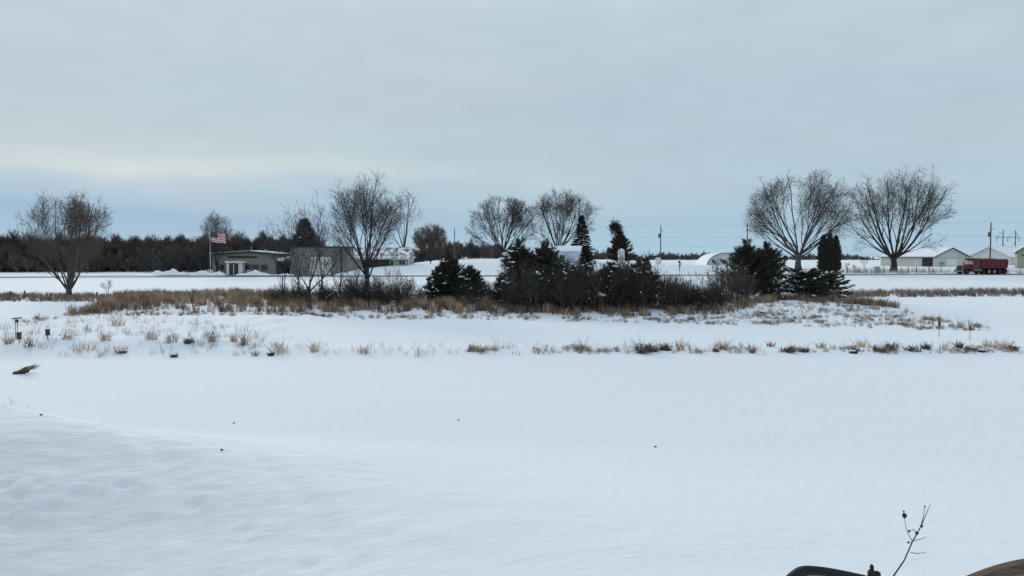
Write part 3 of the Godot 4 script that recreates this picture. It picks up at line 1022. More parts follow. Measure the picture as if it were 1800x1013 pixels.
	for k in 20:
		var t0 := PI * k / 20.0; var t1 := PI * (k + 1) / 20.0
		var p0 := Vector3(R * cos(t0), hh * sin(t0), 0); var p1 := Vector3(R * cos(t1), hh * sin(t1), 0)
		var bk := Vector3(0, 0, -16)
		arc.quad(p0 + Vector3(0, 0, 0.3), p0 + bk, p1 + bk, p1 + Vector3(0, 0, 0.3))
		endw.tri(Vector3(0, 0, 0), p0, p1); backw.tri(bk, p1 + bk, p0 + bk)
		endw.quad(Vector3(p1.x, -1, 0), Vector3(p0.x, -1, 0), Vector3(p0.x, 0, 0), Vector3(p1.x, 0, 0))
		var s := Vector3(1.03, 1.05, 1)
		arc_snow.quad(p0 * s + Vector3(0, 0, 0.2), p0 * s + bk, p1 * s + bk, p1 * s + Vector3(0, 0, 0.2))
		rib.tube(PackedVector3Array([p0 * s + Vector3(0, 0, 0.32), p1 * s + Vector3(0, 0, 0.32)]), PackedFloat32Array([0.09, 0.09]), 4)
	part(o, "roof", arc, M.rim)
	part(o, "end_wall", endw, M.barn_gable)
	part(o, "end_wall", backw, M.barn_gable)
	part(o, "roof_snow", arc_snow, M.snow_lump)
	part(o, "end_arch", rib, M.rim)
	var vt := MB.new(); vt.box(Vector3(-3.1, 0.9, 0.05), Vector3(0.6, 0.7, 0.1)); part(o, "vent", vt, M.trim)
	vt = MB.new(); vt.box(Vector3(0.3, 1.0, 0.03), Vector3(3.0, 3.0, 0.06)); part(o, "barn_door", vt, M.white)
	vt = MB.new(); vt.box(Vector3(0, 1.6, 0.08), Vector3(8.6, 0.1, 0.03)); part(o, "cross_rail", vt, M.rim)
	# --- long barn
	var C := P(1643, 468, 185.0); C.y = 1.2
	o = thing("long_barn", C, "long white barn with a dark side opening behind the broad tree", "barn")
	gable_shell(o, Vector3(-6.1, 0, -15.0), Vector3(11.5, 0, -4.7), 2.55, 4.75, M.barn, M.barn_gable, M.trim, 0.5)
	var ud := Vector3(-6.1, 0, -15.0).normalized()
	var nd := Vector3(-ud.z, 0, ud.x)
	if nd.dot(-C) < 0: nd = -nd
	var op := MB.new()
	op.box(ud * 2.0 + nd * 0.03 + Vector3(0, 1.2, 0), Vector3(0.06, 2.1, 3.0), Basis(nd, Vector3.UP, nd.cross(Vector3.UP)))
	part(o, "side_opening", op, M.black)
	op = MB.new()
	op.box(ud * 4.9 + nd * 0.03 + Vector3(0, 1.0, 0), Vector3(0.06, 1.8, 1.2), Basis(nd, Vector3.UP, nd.cross(Vector3.UP)))
	part(o, "side_door", op, M.barn_gable)
	var vd := Vector3(11.5, 0, -4.7).normalized()
	var wn := Vector3(-vd.z, 0, vd.x)
	if wn.dot(-C) < 0: wn = -wn
	op = MB.new()
	op.box(vd * 6.2 + wn * 0.04 + Vector3(0, 1.0, 0), Vector3(0.08, 2.2, 3.6), Basis(wn, Vector3.UP, wn.cross(Vector3.UP)))
	part(o, "sliding_door", op, M.white)
	op = MB.new()
	op.box(vd * 6.2 + wn * 0.1 + Vector3(0, 2.25, 0), Vector3(0.1, 0.12, 11.0), Basis(wn, Vector3.UP, wn.cross(Vector3.UP)))
	part(o, "door_rail", op, M.rim)
	# --- second barn behind the truck
	var ap := P(1738, 470, 215.0)
	var vv := Vector3(4.4, 0, 12.2)
	o = thing("gabled_barn", Vector3(ap.x, 1.4, ap.z) - vv / 2, "pale barn with a wide snowy roof slope behind the dump truck", "barn")
	gable_shell(o, Vector3(13.6, 0, -4.9), vv, 2.2, 5.1, M.barn_gable, M.barn_gable, M.rim, 0.4)
	# --- tan gabled building cut by the frame
	d = 168.0
	c = P(1788, 462, d)
	var wv := Vector3(0.839, 0, 0.544) * 13.0
	o = thing("tan_barn", Vector3(c.x, 1.0, c.z) + wv, "tan gabled barn standing past the dump truck's tail", "barn")
	gable_shell(o, Vector3(0.544, 0, -0.839) * 16.0, -wv, 4.0, 8.6, M.cream, M.cream, M.trim, 0.7)
	var wy := MB.new(); wy.box(-wv * 0.92 + Vector3(-0.03, 3.1, 0.04), Vector3(0.35, 0.35, 0.12)); part(o, "vent", wy, M.trim)
	# --- flag on its pole
	o = thing("flagpole", G(370, 137.5), "thin pale flagpole carrying the striped flag before the office", "flagpole")
	var top := P(370, 404, 137.5).y - o.position.y
	var fp := MB.new(); fp.cyl(Vector3(0, -0.3, 0), Vector3(0, top, 0), 0.07, 0.045, 8); part(o, "pole", fp, M.rim)
	fp = MB.new(); rng.seed = 1; fp.blob(Vector3(0, top + 0.08, 0), Vector3(0.1, 0.1, 0.1), rng, 0.0); part(o, "finial", fp, M.rim)
	var fl := Node3D.new()
	fl.name = numbered("flag"); add_child(fl)
	fl.position = P(370.8, 408.5, 137.5)
	tag(fl, "red and white striped flag with blue canton flying from the pole", "flag")
	var im := Image.create(190, 104, false, Image.FORMAT_RGB8)
	for y in 13:
		im.fill_rect(Rect2i(0, y * 8, 190, 8), Color(0.72, 0.14, 0.2) if y % 2 == 0 else Color(0.9, 0.88, 0.88))
	im.fill_rect(Rect2i(0, 0, 76, 56), Color(0.08, 0.1, 0.25))
	for r in 9:
		for q in (6 if r % 2 == 0 else 5):
			im.fill_rect(Rect2i(5 + q * 12 + (0 if r % 2 == 0 else 6), 4 + r * 6 - 1, 3, 3), Color(0.88, 0.88, 0.9))
	var fm := StandardMaterial3D.new()
	fm.albedo_texture = ImageTexture.create_from_image(im); fm.roughness = 0.9
	fm.cull_mode = BaseMaterial3D.CULL_DISABLED
	var fb := MB.new()
	var fw := 2.9; var fh := 1.95; var nu := 24; var nv := 8
	for s in nu + 1:
		for t in nv + 1:
			var u := float(s) / nu; var w := float(t) / nv
			fb.v.append(Vector3(u * fw * 0.95, -w * fh - 0.25 * u * u + 0.07 * sin(u * 9.0 + w), 0.28 * sin(u * 8.0 + w * 1.2) * u))
			fb.n.append(Vector3(-0.5 * cos(u * 8.0 + w * 1.2), 0.1, 1).normalized()); fb.uv.append(Vector2(u, w))
	for s in nu:
		for t in nv:
			var k := s * (nv + 1) + t
			fb.i.append_array(PackedInt32Array([k, k + nv + 1, k + 1, k + 1, k + nv + 1, k + nv + 2]))
	part(fl, "cloth", fb, fm)

# ------------------------------------------------------------------ dump truck, facing -x; origin on the road under its middle
func build_truck() -> void:
	var x := P(1725, 484, 146.0).x
	var dd := road_d(x) + 1.5
	x = P(1725, 484, dd).x
	var o := thing("dump_truck", Vector3(x, 0.3, -dd), "dark maroon dump truck with a heaped box driving on the road", "truck", "", atan(0.105))
	var mb := MB.new()
	mb.box(Vector3(0.6, 0.85, 0), Vector3(8.6, 0.28, 0.9)); part(o, "chassis", mb, M.black)
	mb = MB.new(); mb.box(Vector3(1.75, 1.14, 0), Vector3(5.9, 0.3, 1.9)); part(o, "subframe", mb, M.black)
	mb = MB.new(); mb.box(Vector3(-1.6, 0.95, 0), Vector3(2.9, 0.5, 1.5)); part(o, "cab_mount", mb, M.black)
	# hood and fenders
	mb = MB.new()
	mb.prism(PackedVector2Array([Vector2(-4.75, 0.75), Vector2(-3.05, 0.75), Vector2(-3.05, 1.98), Vector2(-3.5, 1.95), Vector2(-4.6, 1.72), Vector2(-4.78, 1.55)]), -0.85, 0.85); part(o, "hood", mb, M.maroon)
	for s in [-1.0, 1.0]:
		mb = MB.new()
		mb.prism(PackedVector2Array([Vector2(-4.75, 0.8), Vector2(-4.35, 1.18), Vector2(-3.65, 1.22), Vector2(-3.1, 0.75), Vector2(-3.1, 0.9), Vector2(-3.5, 1.36), Vector2(-4.4, 1.34), Vector2(-4.78, 1.1)]), s * 1.0 - 0.22, s * 1.0 + 0.22); part(o, "fender", mb, M.maroon)
		mb = MB.new(); mb.box(Vector3(-4.8, 1.15, s * 0.85), Vector3(0.1, 0.2, 0.26)); part(o, "headlight", mb, M.white)
		mb = MB.new(); mb.box(Vector3(-2.95, 2.2, s * 1.35), Vector3(0.14, 0.55, 0.22)); mb.box(Vector3(-2.9, 2.2, s * 1.2), Vector3(0.04, 0.04, 0.4)); part(o, "mirror", mb, M.dull_metal)
		mb = MB.new(); mb.cyl(Vector3(-2.35, 0.78, s * 0.95), Vector3(-0.75, 0.78, s * 0.95), 0.3, 0.3, 14); part(o, "fuel_tank", mb, M.dull_metal)
		mb = MB.new(); mb.cyl(Vector3(-1.15, 0.9, s * 1.0), Vector3(-1.15, 3.5, s * 1.0), 0.075, 0.075, 8); part(o, "exhaust_stack", mb, M.dull_metal)
		mb = MB.new(); mb.box(Vector3(4.75, 0.65, s * 0.9), Vector3(0.04, 0.7, 0.55)); part(o, "mud_flap", mb, M.rubber)
		mb = MB.new(); mb.box(Vector3(-2.35, 0.42, s * 1.08), Vector3(0.8, 0.06, 0.3)); part(o, "step", mb, M.dull_metal)
	mb = MB.new(); mb.box(Vector3(-4.85, 1.25, 0), Vector3(0.12, 0.85, 1.1))
	part(o, "grille", mb, M.trim)
	mb = MB.new(); mb.box(Vector3(-4.95, 0.62, 0), Vector3(0.22, 0.34, 2.4)); part(o, "bumper", mb, M.dull_metal)
	# cab
	mb = MB.new()
	mb.prism(PackedVector2Array([Vector2(-3.05, 0.8), Vector2(-1.25, 0.8), Vector2(-1.25, 3.02), Vector2(-1.4, 3.12), Vector2(-2.5, 3.12), Vector2(-2.72, 2.98), Vector2(-3.05, 2.0)]), -1.08, 1.08); part(o, "cab", mb, M.maroon)
	mb = MB.new(); mb.quad(Vector3(-3.07, 2.02, -0.95), Vector3(-3.07, 2.02, 0.95), Vector3(-2.78, 2.92, 0.95), Vector3(-2.78, 2.92, -0.95)); part(o, "windshield", mb, M.glass)
	mb = MB.new(); mb.box(Vector3(-2.85, 3.08, 0), Vector3(0.5, 0.1, 1.9), Basis(Vector3(0, 0, 1), 0.3)); part(o, "visor", mb, M.black)
	for s in [-1.0, 1.0]:
		mb = MB.new(); mb.prism(PackedVector2Array([Vector2(-2.8, 0.9), Vector2(-1.6, 0.9), Vector2(-1.6, 2.95), Vector2(-2.55, 2.95), Vector2(-2.8, 2.2)]), s * 1.1 - 0.02, s * 1.1 + 0.02)
		var dr := part(o, "door", mb, M.maroon)
		mb = MB.new(); mb.prism(PackedVector2Array([Vector2(-2.74, 2.1), Vector2(-1.7, 2.1), Vector2(-1.7, 2.85), Vector2(-2.5, 2.85)]), s * 1.125 - 0.01, s * 1.125 + 0.01); part(dr, "side_window", mb, M.glass)
		mb = MB.new(); mb.box(Vector3(-1.75, 1.75, s * 1.14), Vector3(0.18, 0.05, 0.05)); part(dr, "handle", mb, M.dull_metal)
	# box
	mb = MB.new()
	mb.prism(PackedVector2Array([Vector2(-1.05, 1.3), Vector2(4.55, 1.3), Vector2(4.75, 2.78), Vector2(-1.1, 2.95)]), -1.22, 1.22)
	var bx := part(o, "dump_box", mb, M.maroon_dull)
	for s in [-1.0, 1.0]:
		for k in 6:
			var q := -0.9 + k * 1.05
			mb = MB.new(); mb.box(Vector3(q, 2.08, s * 1.26), Vector3(0.14, 1.5, 0.08)); part(bx, "rib", mb, M.maroon)
		mb = MB.new(); mb.box(Vector3(1.8, 2.86, s * 1.24), Vector3(5.9, 0.13, 0.14), Basis(Vector3(0, 0, 1), -0.029)); part(bx, "top_rail", mb, M.maroon)
		mb = MB.new(); mb.box(Vector3(1.75, 1.28, s * 1.24), Vector3(5.6, 0.12, 0.12)); part(bx, "bottom_rail", mb, M.maroon)
	mb = MB.new(); mb.prism(PackedVector2Array([Vector2(4.62, 1.2), Vector2(4.76, 1.2), Vector2(4.95, 2.85), Vector2(4.8, 2.85)]), -1.25, 1.25); part(o, "tailgate", mb, M.maroon_dull)
	mb = MB.new(); mb.box(Vector3(-1.55, 3.16, 0), Vector3(1.2, 0.1, 2.2)); part(o, "cab_shield", mb, M.maroon)
	mb = MB.new(); mb.box(Vector3(4.5, 2.95, 0), Vector3(0.5, 0.22, 2.3)); part(o, "tarp_roll", mb, M.black)
	mb = MB.new(); rng.seed = 8; mb.blob(Vector3(1.5, 2.86, 0), Vector3(2.2, 0.36, 1.05), rng, 0.06, 16, 8); part(o, "tarp_cover", mb, M.maroon_dull)
	# wheels
	for ax in [-3.95, -0.35, 0.85, 2.0, 3.2, 4.25]:
		for s in [-1.0, 1.0]:
			var small: bool = ax == -0.35 or ax == 4.25
			var r := 0.42 if small else 0.52
			var y := r
			var w := MB.new()
			w.cyl(Vector3(ax, y, s * 0.72), Vector3(ax, y, s * 1.14), r, r, 20)
			var wh := part(o, "wheel", w, M.rubber)
			w = MB.new()
			w.cyl(Vector3(ax, y, s * 1.13), Vector3(ax, y, s * 1.16), r * 0.55, r * 0.5, 16)
			part(wh, "rim", w, M.rim if (ax == 0.85 or ax == 2.0) else M.maroon_dull)
			w = MB.new()
			w.cyl(Vector3(ax, y, s * 1.155), Vector3(ax, y, s * 1.22), r * 0.22, r * 0.18, 10)
			part(wh, "hub", w, M.black)

# ------------------------------------------------------------------ poles and wires
func build_poles() -> void:
	var spec := [[799.0, 225.0, 402.0, "utility pole rising from the tree line behind the knoll"], [1161.0, 190.0, 397.0, "utility pole with a transformer arm on the open snowy rise"], [1313.0, 183.0, 395.0, "utility pole behind the twin topped cedar"], [1740.0, 163.0, 392.0, "utility pole with a transformer behind the dump truck"]]
	var tops := []
	for q in spec:
		var at := G(q[0], q[1])
		var h: float = P(q[0], q[2], q[1]).y - at.y
		var o := pole("utility_pole", at, h, q[3], "pole", "utility poles of the road's power line")
		var mb := MB.new()
		mb.cyl(Vector3(0, h, 0), Vector3(0, h + 0.3, 0), 0.05, 0.05, 6)
		part(o, "insulator", mb, M.trim)
		mb = MB.new(); mb.box(Vector3(0.25, h - 1.3, 0), Vector3(0.9, 0.12, 0.12)); part(o, "crossarm", mb, M.pole)
		if q[0] > 1700 or q[0] == 1161.0:
			mb = MB.new(); mb.cyl(Vector3(-0.42, h - 3.1, 0.1), Vector3(-0.42, h - 2.1, 0.1), 0.26, 0.26, 10); part(o, "transformer", mb, M.pole)
			mb = MB.new(); mb.box(Vector3(-0.2, h - 2.0, 0.05), Vector3(0.6, 0.1, 0.1)); part(o, "bracket", mb, M.pole)
		tops.append([at, h])
	tops.append([G(2040, 148.0), tops[3][1]])
	for k in 4:
		for lv in [[0.25, 1.0], [-2.9, 0.7], [-5.2, 0.9]]:
			var a: Vector3 = tops[k][0] + Vector3(0, tops[k][1] + lv[0], 0.14)
			var b: Vector3 = tops[k + 1][0] + Vector3(0, tops[k + 1][1] + lv[0], 0.14)
			var pts := PackedVector3Array(); var rad := PackedFloat32Array()
			for s in 17:
				var t := s / 16.0
				pts.append(a.lerp(b, t) - Vector3(0, 4.0 * t * (1.0 - t) * 0.5 * lv[1], 0)); rad.append(0.014)
			var mb := MB.new(); mb.tube(pts, rad, 4)
			var o := part(self, "power_wire", mb, M.wire)
			tag(o, "thin overhead wire strung between the utility poles", "wire", "overhead wires of the road's power line")
	# H-frame pylon far right
	var d := 330.0
	var at := G(1771, d)
	var o := thing("transmission_tower", at, "wooden two legged transmission tower behind the barns", "tower")
	for px in [1762.0, 1784.0]:
		var b := P(px, 470, d) - at; b.y = -1
		var h := P(px, 405, d).y - at.y
		var mb := MB.new(); mb.cyl(b, Vector3(b.x, h, b.z), 0.24, 0.18, 8); part(o, "leg", mb, M.pole)
	var h2 := P(1770, 417.5, d).y - at.y
	var bar := MB.new(); bar.box(Vector3(P(1771, 417, d).x - at.x, h2, 0), Vector3(10.6, 0.2, 0.2)); part(o, "crossarm", bar, M.pole)
	for q in [[1753, 417, 1762, 408], [1772, 418, 1784, 407], [1784, 427, 1778, 433], [1793, 417, 1785, 409], [1763, 430, 1770, 434]]:
		var mb := MB.new(); mb.cyl(P(q[0], q[1], d - 0.3) - at, P(q[2], q[3], d - 0.3) - at, 0.08, 0.08, 6); part(o, "brace", mb, M.pole)
	for px in [1753.0, 1772.0, 1792.0]:
		var a := P(px, 418, d) - at
		var mb := MB.new(); mb.cyl(a, a - Vector3(0, 1.9, 0), 0.12, 0.12, 6); part(o, "insulator", mb, M.wire)
	# yard lamps
	for q in [[407.5, 150.0, 413.0, 0.9, "double headed yard lamp rising behind the office roof"], [270.0, 150.0, 440.0, 0.35, "tall yard lamp standing on the snow bank before the woods"], [67.0, 152.0, 462.0, 0.25, "short lamp post before the dark woods"], [152.5, 152.0, 465.0, 0.3, "short post with two small lamps before the dark woods"]]:
		var p := G(q[0], q[1])
		var h: float = P(q[0], q[2], q[1]).y - p.y
		var l := thing("yard_lamp", p, q[4], "lamp post")
		var mb := MB.new(); mb.cyl(Vector3(0, -0.3, 0), Vector3(0, h, 0), 0.1, 0.07, 8); part(l, "post", mb, M.trim)
		if q[3] > 0.8:
			for s in [-1.0, 1.0]:
				mb = MB.new(); mb.cyl(Vector3(0, h - 0.8, 0), Vector3(s * 0.75, h - 0.1, 0), 0.06, 0.05, 6); part(l, "arm", mb, M.trim)
				mb = MB.new(); mb.box(Vector3(s * 1.0, h, 0), Vector3(0.7, 0.16, 0.3), Basis(Vector3(0, 0, 1), s * 0.25)); part(l, "lamp_head", mb, M.trim)
		else:
			mb = MB.new(); rng.seed = 4; mb.blob(Vector3(0, h + 0.1, 0), Vector3(0.17, 0.2, 0.17), rng, 0.0); part(l, "lamp_head", mb, M.pole)
			if q[0] == 152.5:
				mb = MB.new(); mb.blob(Vector3(0.1, h - 0.7, 0.1), Vector3(0.15, 0.15, 0.15), rng, 0.0); part(l, "lamp_head", mb, M.pole)

# ------------------------------------------------------------------ trees
func build_trees() -> void:
	var g := hit(121, 524)
	bare_tree("bare_tree", g, "lone wide bare tree with low fork beside the pond fence", forked_recipe(9.7, 3.7, 0.009, 1.15, {limbs = 13, tilt = 0.8, fork = 1.1, low = 0.6, r = 0.26, c = 6.1, b = 3.1, up = [0.05, 0.05, 0.04, 0.02, 0.0], lump = 0.2}), M.bark, M.twig_warm, 101)
	bare_tree("bare_tree", G(381, 140.0), "slender bare tree beside the flagpole at the office corner", tree_recipe(11.4, 2.9, 0.015, 0.8, {limbs = 9, tilt = 0.42, fork = 2.2, c = 7.2, b = 4.2, r = 0.2}), M.bark_dark, M.twig_warm, 102)
	bare_tree("bare_tree", hit(543, 541), "thin sparse bare tree before the tall garage", tree_recipe(6.4, 2.6, 0.007, 0.5, {limbs = 7, tilt = 0.85, fork = 1.5, low = 0.9, r = 0.14, c = 3.6, b = 2.9, lump = 0.5, jit = [0.14, 0.18, 0.2, 0.3]}), M.bark_dark, M.twig_dark, 103)
	for q in [[566.0, 536.0, 374.0, 0.06, 1041, "tall thin sapling beside the sparse tree before the garage"], [525.0, 533.0, 372.0, 0.05, 1042, "slight grey sapling left of the sparse tree"], [598.0, 533.0, 420.0, 0.06, 1044, "leaning dark sapling at the brush pile"], [497.0, 530.0, 388.0, 0.05, 1045, "leaning pale sapling rising from the rusty reeds"]]:
		var at := hit(q[0], q[1])
		var H: float = P(q[0], q[2], -at.z).y - at.y
		bare_tree("sapling", at, q[5], tree_recipe(H, H * 0.26, 0.009, 0.5, {limbs = 6, tilt = 0.35, fork = H * 0.3, low = 0.9, r = q[3], c = H * 0.6, b = H * 0.42, lump = 0.5}), M.bark_dark, M.twig, q[4], "saplings among the island brush")
	bare_tree("bare_tree", hit(645, 534), "tall dense bare tree rising from the brush before the house", tree_recipe(9.4, 2.55, 0.008, 1.0, {limbs = 14, tilt = 0.75, fork = 3.0, low = 0.6, r = 0.19, c = 5.4, b = 3.7, lump = 0.25, up = [0.06, 0.06, 0.04, 0.0]}), M.bark_dark, M.twig, 105)
	bare_tree("bare_tree", G(710, 172), "bare tree standing behind the right end of the long house", forked_recipe(16.5, 3.9, 0.02, 0.85, {limbs = 5, tilt = 0.5, fork = 3.5, c = 10.3, b = 6.2, r = 0.36, lump = 0.45}), M.bark_dark, M.twig, 106)
	bare_tree("bare_tree", G(757, 176), "low bushy reddish tree beyond the knoll beside the house", tree_recipe(9.0, 4.2, 0.019, 1.0, {limbs = 14, tilt = 0.75, fork = 0.6, c = 4.8, b = 4.4, r = 0.16, low = 0.8}), M.bark_dark, M.twig_warm, 107)
	bare_tree("bare_tree", G(884, 188), "rounded bare tree left of the pale shed", forked_recipe(16.8, 8.4, 0.023, 1.15, {limbs = 14, tilt = 1.15, fork = 2.6, c = 9.0, b = 7.2, r = 0.5}), M.bark_dark, M.twig_dark, 108)
	bare_tree("bare_tree", G(982, 198), "taller bare tree directly behind the pale shed", forked_recipe(19.6, 8.9, 0.023, 1.15, {cx = 1.0, limbs = 13, tilt = 0.95, fork = 2.8, c = 10.6, b = 8.0, r = 0.5, lump = 0.3}), M.bark_dark, M.twig_dark, 109)
	bare_tree("bare_tree", G(1403, 158), "broad fan shaped bare tree left of the columnar evergreens", forked_recipe(20.8, 10.8, 0.018, 1.2, {limbs = 14, tilt = 1.2, fork = 3.4, c = 11.6, b = 8.5, r = 0.62, up = [0.05, 0.03, 0.01, -0.01, -0.06]}), M.bark, M.twig_dark, 110)
	bare_tree("bare_tree", G(1571, 159), "broad bare tree with dark short trunk before the long barn", forked_recipe(21.4, 9.9, 0.018, 1.2, {cx = 1.4, limbs = 13, tilt = 1.18, fork = 2.8, c = 11.7, b = 8.9, r = 0.64, lump = 0.26, up = [0.045, 0.03, 0.01, -0.01, -0.06]}), M.bark_dark, M.twig_dark, 112)
	# small roadside saplings
	for q in [[1519.0, 452.0, 201], [1488.0, 462.0, 202], [1502.0, 466.0, 203], [1634.0, 462.0, 204], [1655.0, 460.0, 205], [1195.0, 462.0, 206]]:
		var at := G(q[0], 153.0)
		var H: float = P(q[0], q[1], 153).y - at.y
		bare_tree("roadside_sapling", at, "thin bare sapling standing behind the road", tree_recipe(H, H * 0.32, 0.016, 0.4, {limbs = 4, tilt = 0.5, fork = H * 0.35, r = 0.05, levels = 2}), M.bark_dark, M.twig_dark, q[2], "thin saplings behind the road")
	for q in [[190.0, 523.0, 492.0, 211, "thin bare sapling at the left end of the rail fence"], [1085.0, 543.0, 470.0, 213, "slim bare sapling in front of the dark thicket"], [1222.0, 520.0, 478.0, 214, "crooked bare sapling above the thicket beside the twin cedar"], [715.0, 530.0, 484.0, 215, "leaning bare sapling between the tall tree and snowy cedar"], [690.0, 528.0, 470.0, 216, "slender bare sapling beside the tall dense tree"]]:
		var at := hit(q[0], q[1])
		var H: float = P(q[0], q[2], -at.z).y - at.y
		bare_tree("sapling", at, q[4], tree_recipe(H, H * 0.4, 0.008, 0.5, {limbs = 5, tilt = 0.6, fork = H * 0.25, low = 0.8, r = 0.04, levels = 2}), M.bark_dark, M.twig_dark, q[3], "saplings among the island brush")

func build_evergreens() -> void:
	evergreen("round_pine", G(536, 162), "rounded dark pine rising behind the tall garage", "pine", 12.4, 3.5, 74, 80, 0.5, 0.07, 0.0, 301)
	evergreen("spruce", G(1022, 192), "pointed spruce behind the pale shed", "spruce", 12.6, 4.3, 150, 40, 0.6, 0.09, 0.0, 302)
	# evergreen with a bent over top
	var o := evergreen("bent_evergreen", G(1090, 178), "dark evergreen with a top drooping to one side beside the white silo", "cedar", 7.4, 3.3, 150, 40, 0.55, 0.09, 0.0, 303)
	rng.seed = 304
	var fo := MB.new()
	for k in 1500:
		var t := rng.randf()
		var c := Vector3(-0.3 - 1.5 * t, 6.6 + 2.7 * sin(t * 2.4), 0)
		var q := c + Vector3(rng.randfn() * 0.62, rng.randfn() * 0.62, rng.randfn() * 0.75) * (1.15 - 0.4 * t)
		fo.spike(q, Vector3(rng.randfn() - 0.3, rng.randfn() - 0.7 * t, rng.randfn()).normalized() * 0.5, 0.085)
	part(o, "drooping_top", fo, M.needle)
	for q in [[1447.0, 412.0, 1.15, 311, "left hand spire of the three tight columnar evergreens"], [1458.0, 409.5, 1.2, 312, "middle and tallest of the three tight columnar evergreens"], [1469.0, 414.0, 1.1, 313, "right hand spire of the three tight columnar evergreens"]]:
		var at := G(q[0], 151.0 + rng.randf())
		evergreen("columnar_evergreen", at, q[4], "column", P(q[0], q[1], 151).y - at.y, q[2], 170, 26, 0.55, 0.075, 0.0, q[3], "columnar evergreens by the road")
	# near cedars on the island: px, base py, top py, half width px, name
	var list := [[790.0, 531.0, 450.0, 30.0, "cedar", 0.5, 321, "snow dusted cedar with a thin pointed top by the open gap"], [826.0, 533.0, 470.0, 26.0, "cedar", 0.35, 322, "rounded low cedar beside the snow dusted pointed cedar"], [770.0, 532.0, 474.0, 20.0, "cedar", 0.4, 323, "small ragged cedar at the left foot of the pointed cedar"],
		[913.0, 541.0, 423.0, 40.0, "cedar", 0.7, 324, "tall cedar with heavy snow clumps on its left side"], [958.0, 541.0, 427.0, 42.0, "cedar", 0.2, 325, "tall dark cedar with an upright crown and little snow"], [893.0, 540.0, 478.0, 24.0, "cedar", 0.6, 326, "low snowy cedar spreading at the foot of the tall cedar"],
		[1029.0, 535.0, 432.0, 24.0, "spruce", 0.35, 327, "thin open spruce standing up before the pale shed"], [1075.0, 540.0, 465.0, 36.0, "cedar", 0.25, 328, "broad dark cedar in the middle of the thicket"], [1125.0, 540.0, 462.0, 36.0, "cedar", 0.35, 329, "dark cedar at the right end of the thicket"], [1135.0, 537.0, 455.0, 9.0, "spruce", 0.1, 330, "thin dead spruce spire in the thicket below the drum"],
		[1312.0, 528.0, 426.0, 46.0, "cedar", 0.0, 331, "left and taller top of the twin dark cedars"], [1347.0, 528.0, 430.0, 38.0, "cedar", 0.0, 332, "right hand top of the twin dark cedars"],
		[1415.0, 527.0, 466.0, 50.0, "spread", 0.5, 333, "spreading low spruce with snow on its flat boughs"], [1450.0, 527.0, 472.0, 42.0, "spread", 0.4, 334, "wide ragged spruce at the right end of the evergreens"], [1010.0, 540.0, 472.0, 28.0, "cedar", 0.25, 335, "dark cedar between the tall cedars and the open spruce"]]
	for q in list:
		var at := hit(q[0], q[1])
		var dd := -at.z
		var H: float = P(q[0], q[2], dd).y - at.y
		var half: float = q[3] / F * dd
		if q[4] == "cedar": evergreen("cedar", at, q[7], "cedar", H, half * 1.15, 230, 34, 0.28, 0.028, q[5], q[6])
		else: evergreen("low_spruce", at, q[7], q[4], H * 1.02, half * 1.2, 120, 46, 0.28, 0.03, q[5], q[6])

func build_shrubs() -> void:
	var protos := []
	for k in 4:
		protos.append(bare_shrub("bare_shrub", Vector3(0, -50, 0), "", 2.4, [1.2, 1.5, 1.0, 1.7][k], [15, 18, 12, 18][k], [M.twig_dark, M.twig_grey, M.twig_brush, M.twig_dark][k], 401 + k, "bare shrubs of the island thicket", 0.0085))
	# px, base py, top py, which, label index
	var spots := []
	rng.seed = 420
	for k in 40: spots.append([rng.randf_range(980, 1290), rng.randf_range(537, 549), 0, rng.randi() % 4, 0])
	for k in 12: spots.append([rng.randf_range(900, 1000), rng.randf_range(542, 549), 1, 1, 1])
	for k in 17: spots.append([rng.randf_range(590, 745), rng.randf_range(530, 542), 2, rng.randi() % 4, 2])
	for k in 8: spots.append([rng.randf_range(720, 880), rng.randf_range(528, 540), 3, rng.randi() % 4, 3])
	for k in 9: spots.append([rng.randf_range(470, 600), rng.randf_range(528, 542), 3, rng.randi() % 4, 4])
	for k in 4: spots.append([rng.randf_range(1260, 1310), rng.randf_range(530, 543), 0, rng.randi() % 4, 5])
	var labels := ["leafless shrub in the dark thicket below the shed and silo", "grey stemmed shrub in front of the tall snowy cedars", "dense dark shrub around the foot of the tall bare tree", "low bare shrub beside the snow dusted cedars", "thin bare shrub among the reeds before the garage", "dark bare shrub at the left foot of the twin cedars"]
	var first := [true, true, true, true]
	for q in spots:
		var at := hit(q[0], q[1])
		var s: float = [rng.randf_range(0.85, 1.35), rng.randf_range(0.95, 1.4), rng.randf_range(0.6, 0.95), rng.randf_range(0.5, 0.75)][q[2]]
		if q[4] == 0: s *= 1.15 - 0.55 * smoothstep(1140.0, 1230.0, q[0])
		var sz := Vector3(s * rng.randf_range(0.9, 1.2), s * rng.randf_range(0.9, 1.1), s)
		var o: Node3D = protos[q[3]]
		if first[q[3]]:
			first[q[3]] = false
			o.position = at; o.rotation.y = rng.randf() * TAU; o.scale = sz
		else:
			o = copy(o, at, rng.randf() * TAU, sz)
		var lab: String = labels[q[4]]
		if q[4] == 0: lab = "leafless shrub in the dark thicket below the " + ("pale shed" if q[0] < 1060 else ("white silo" if q[0] < 1130 else ("utility pole" if q[0] < 1210 else "arched barn")))
		if s > 1.15: lab = "tall " + lab
		elif s < 0.62: lab = "small " + lab
		tag(o, lab, "shrub", lab.replace("shrub", "shrubs"))

# ------------------------------------------------------------------ grasses
func V(x: float, y: float) -> Vector2:
	return Vector2(x, y)

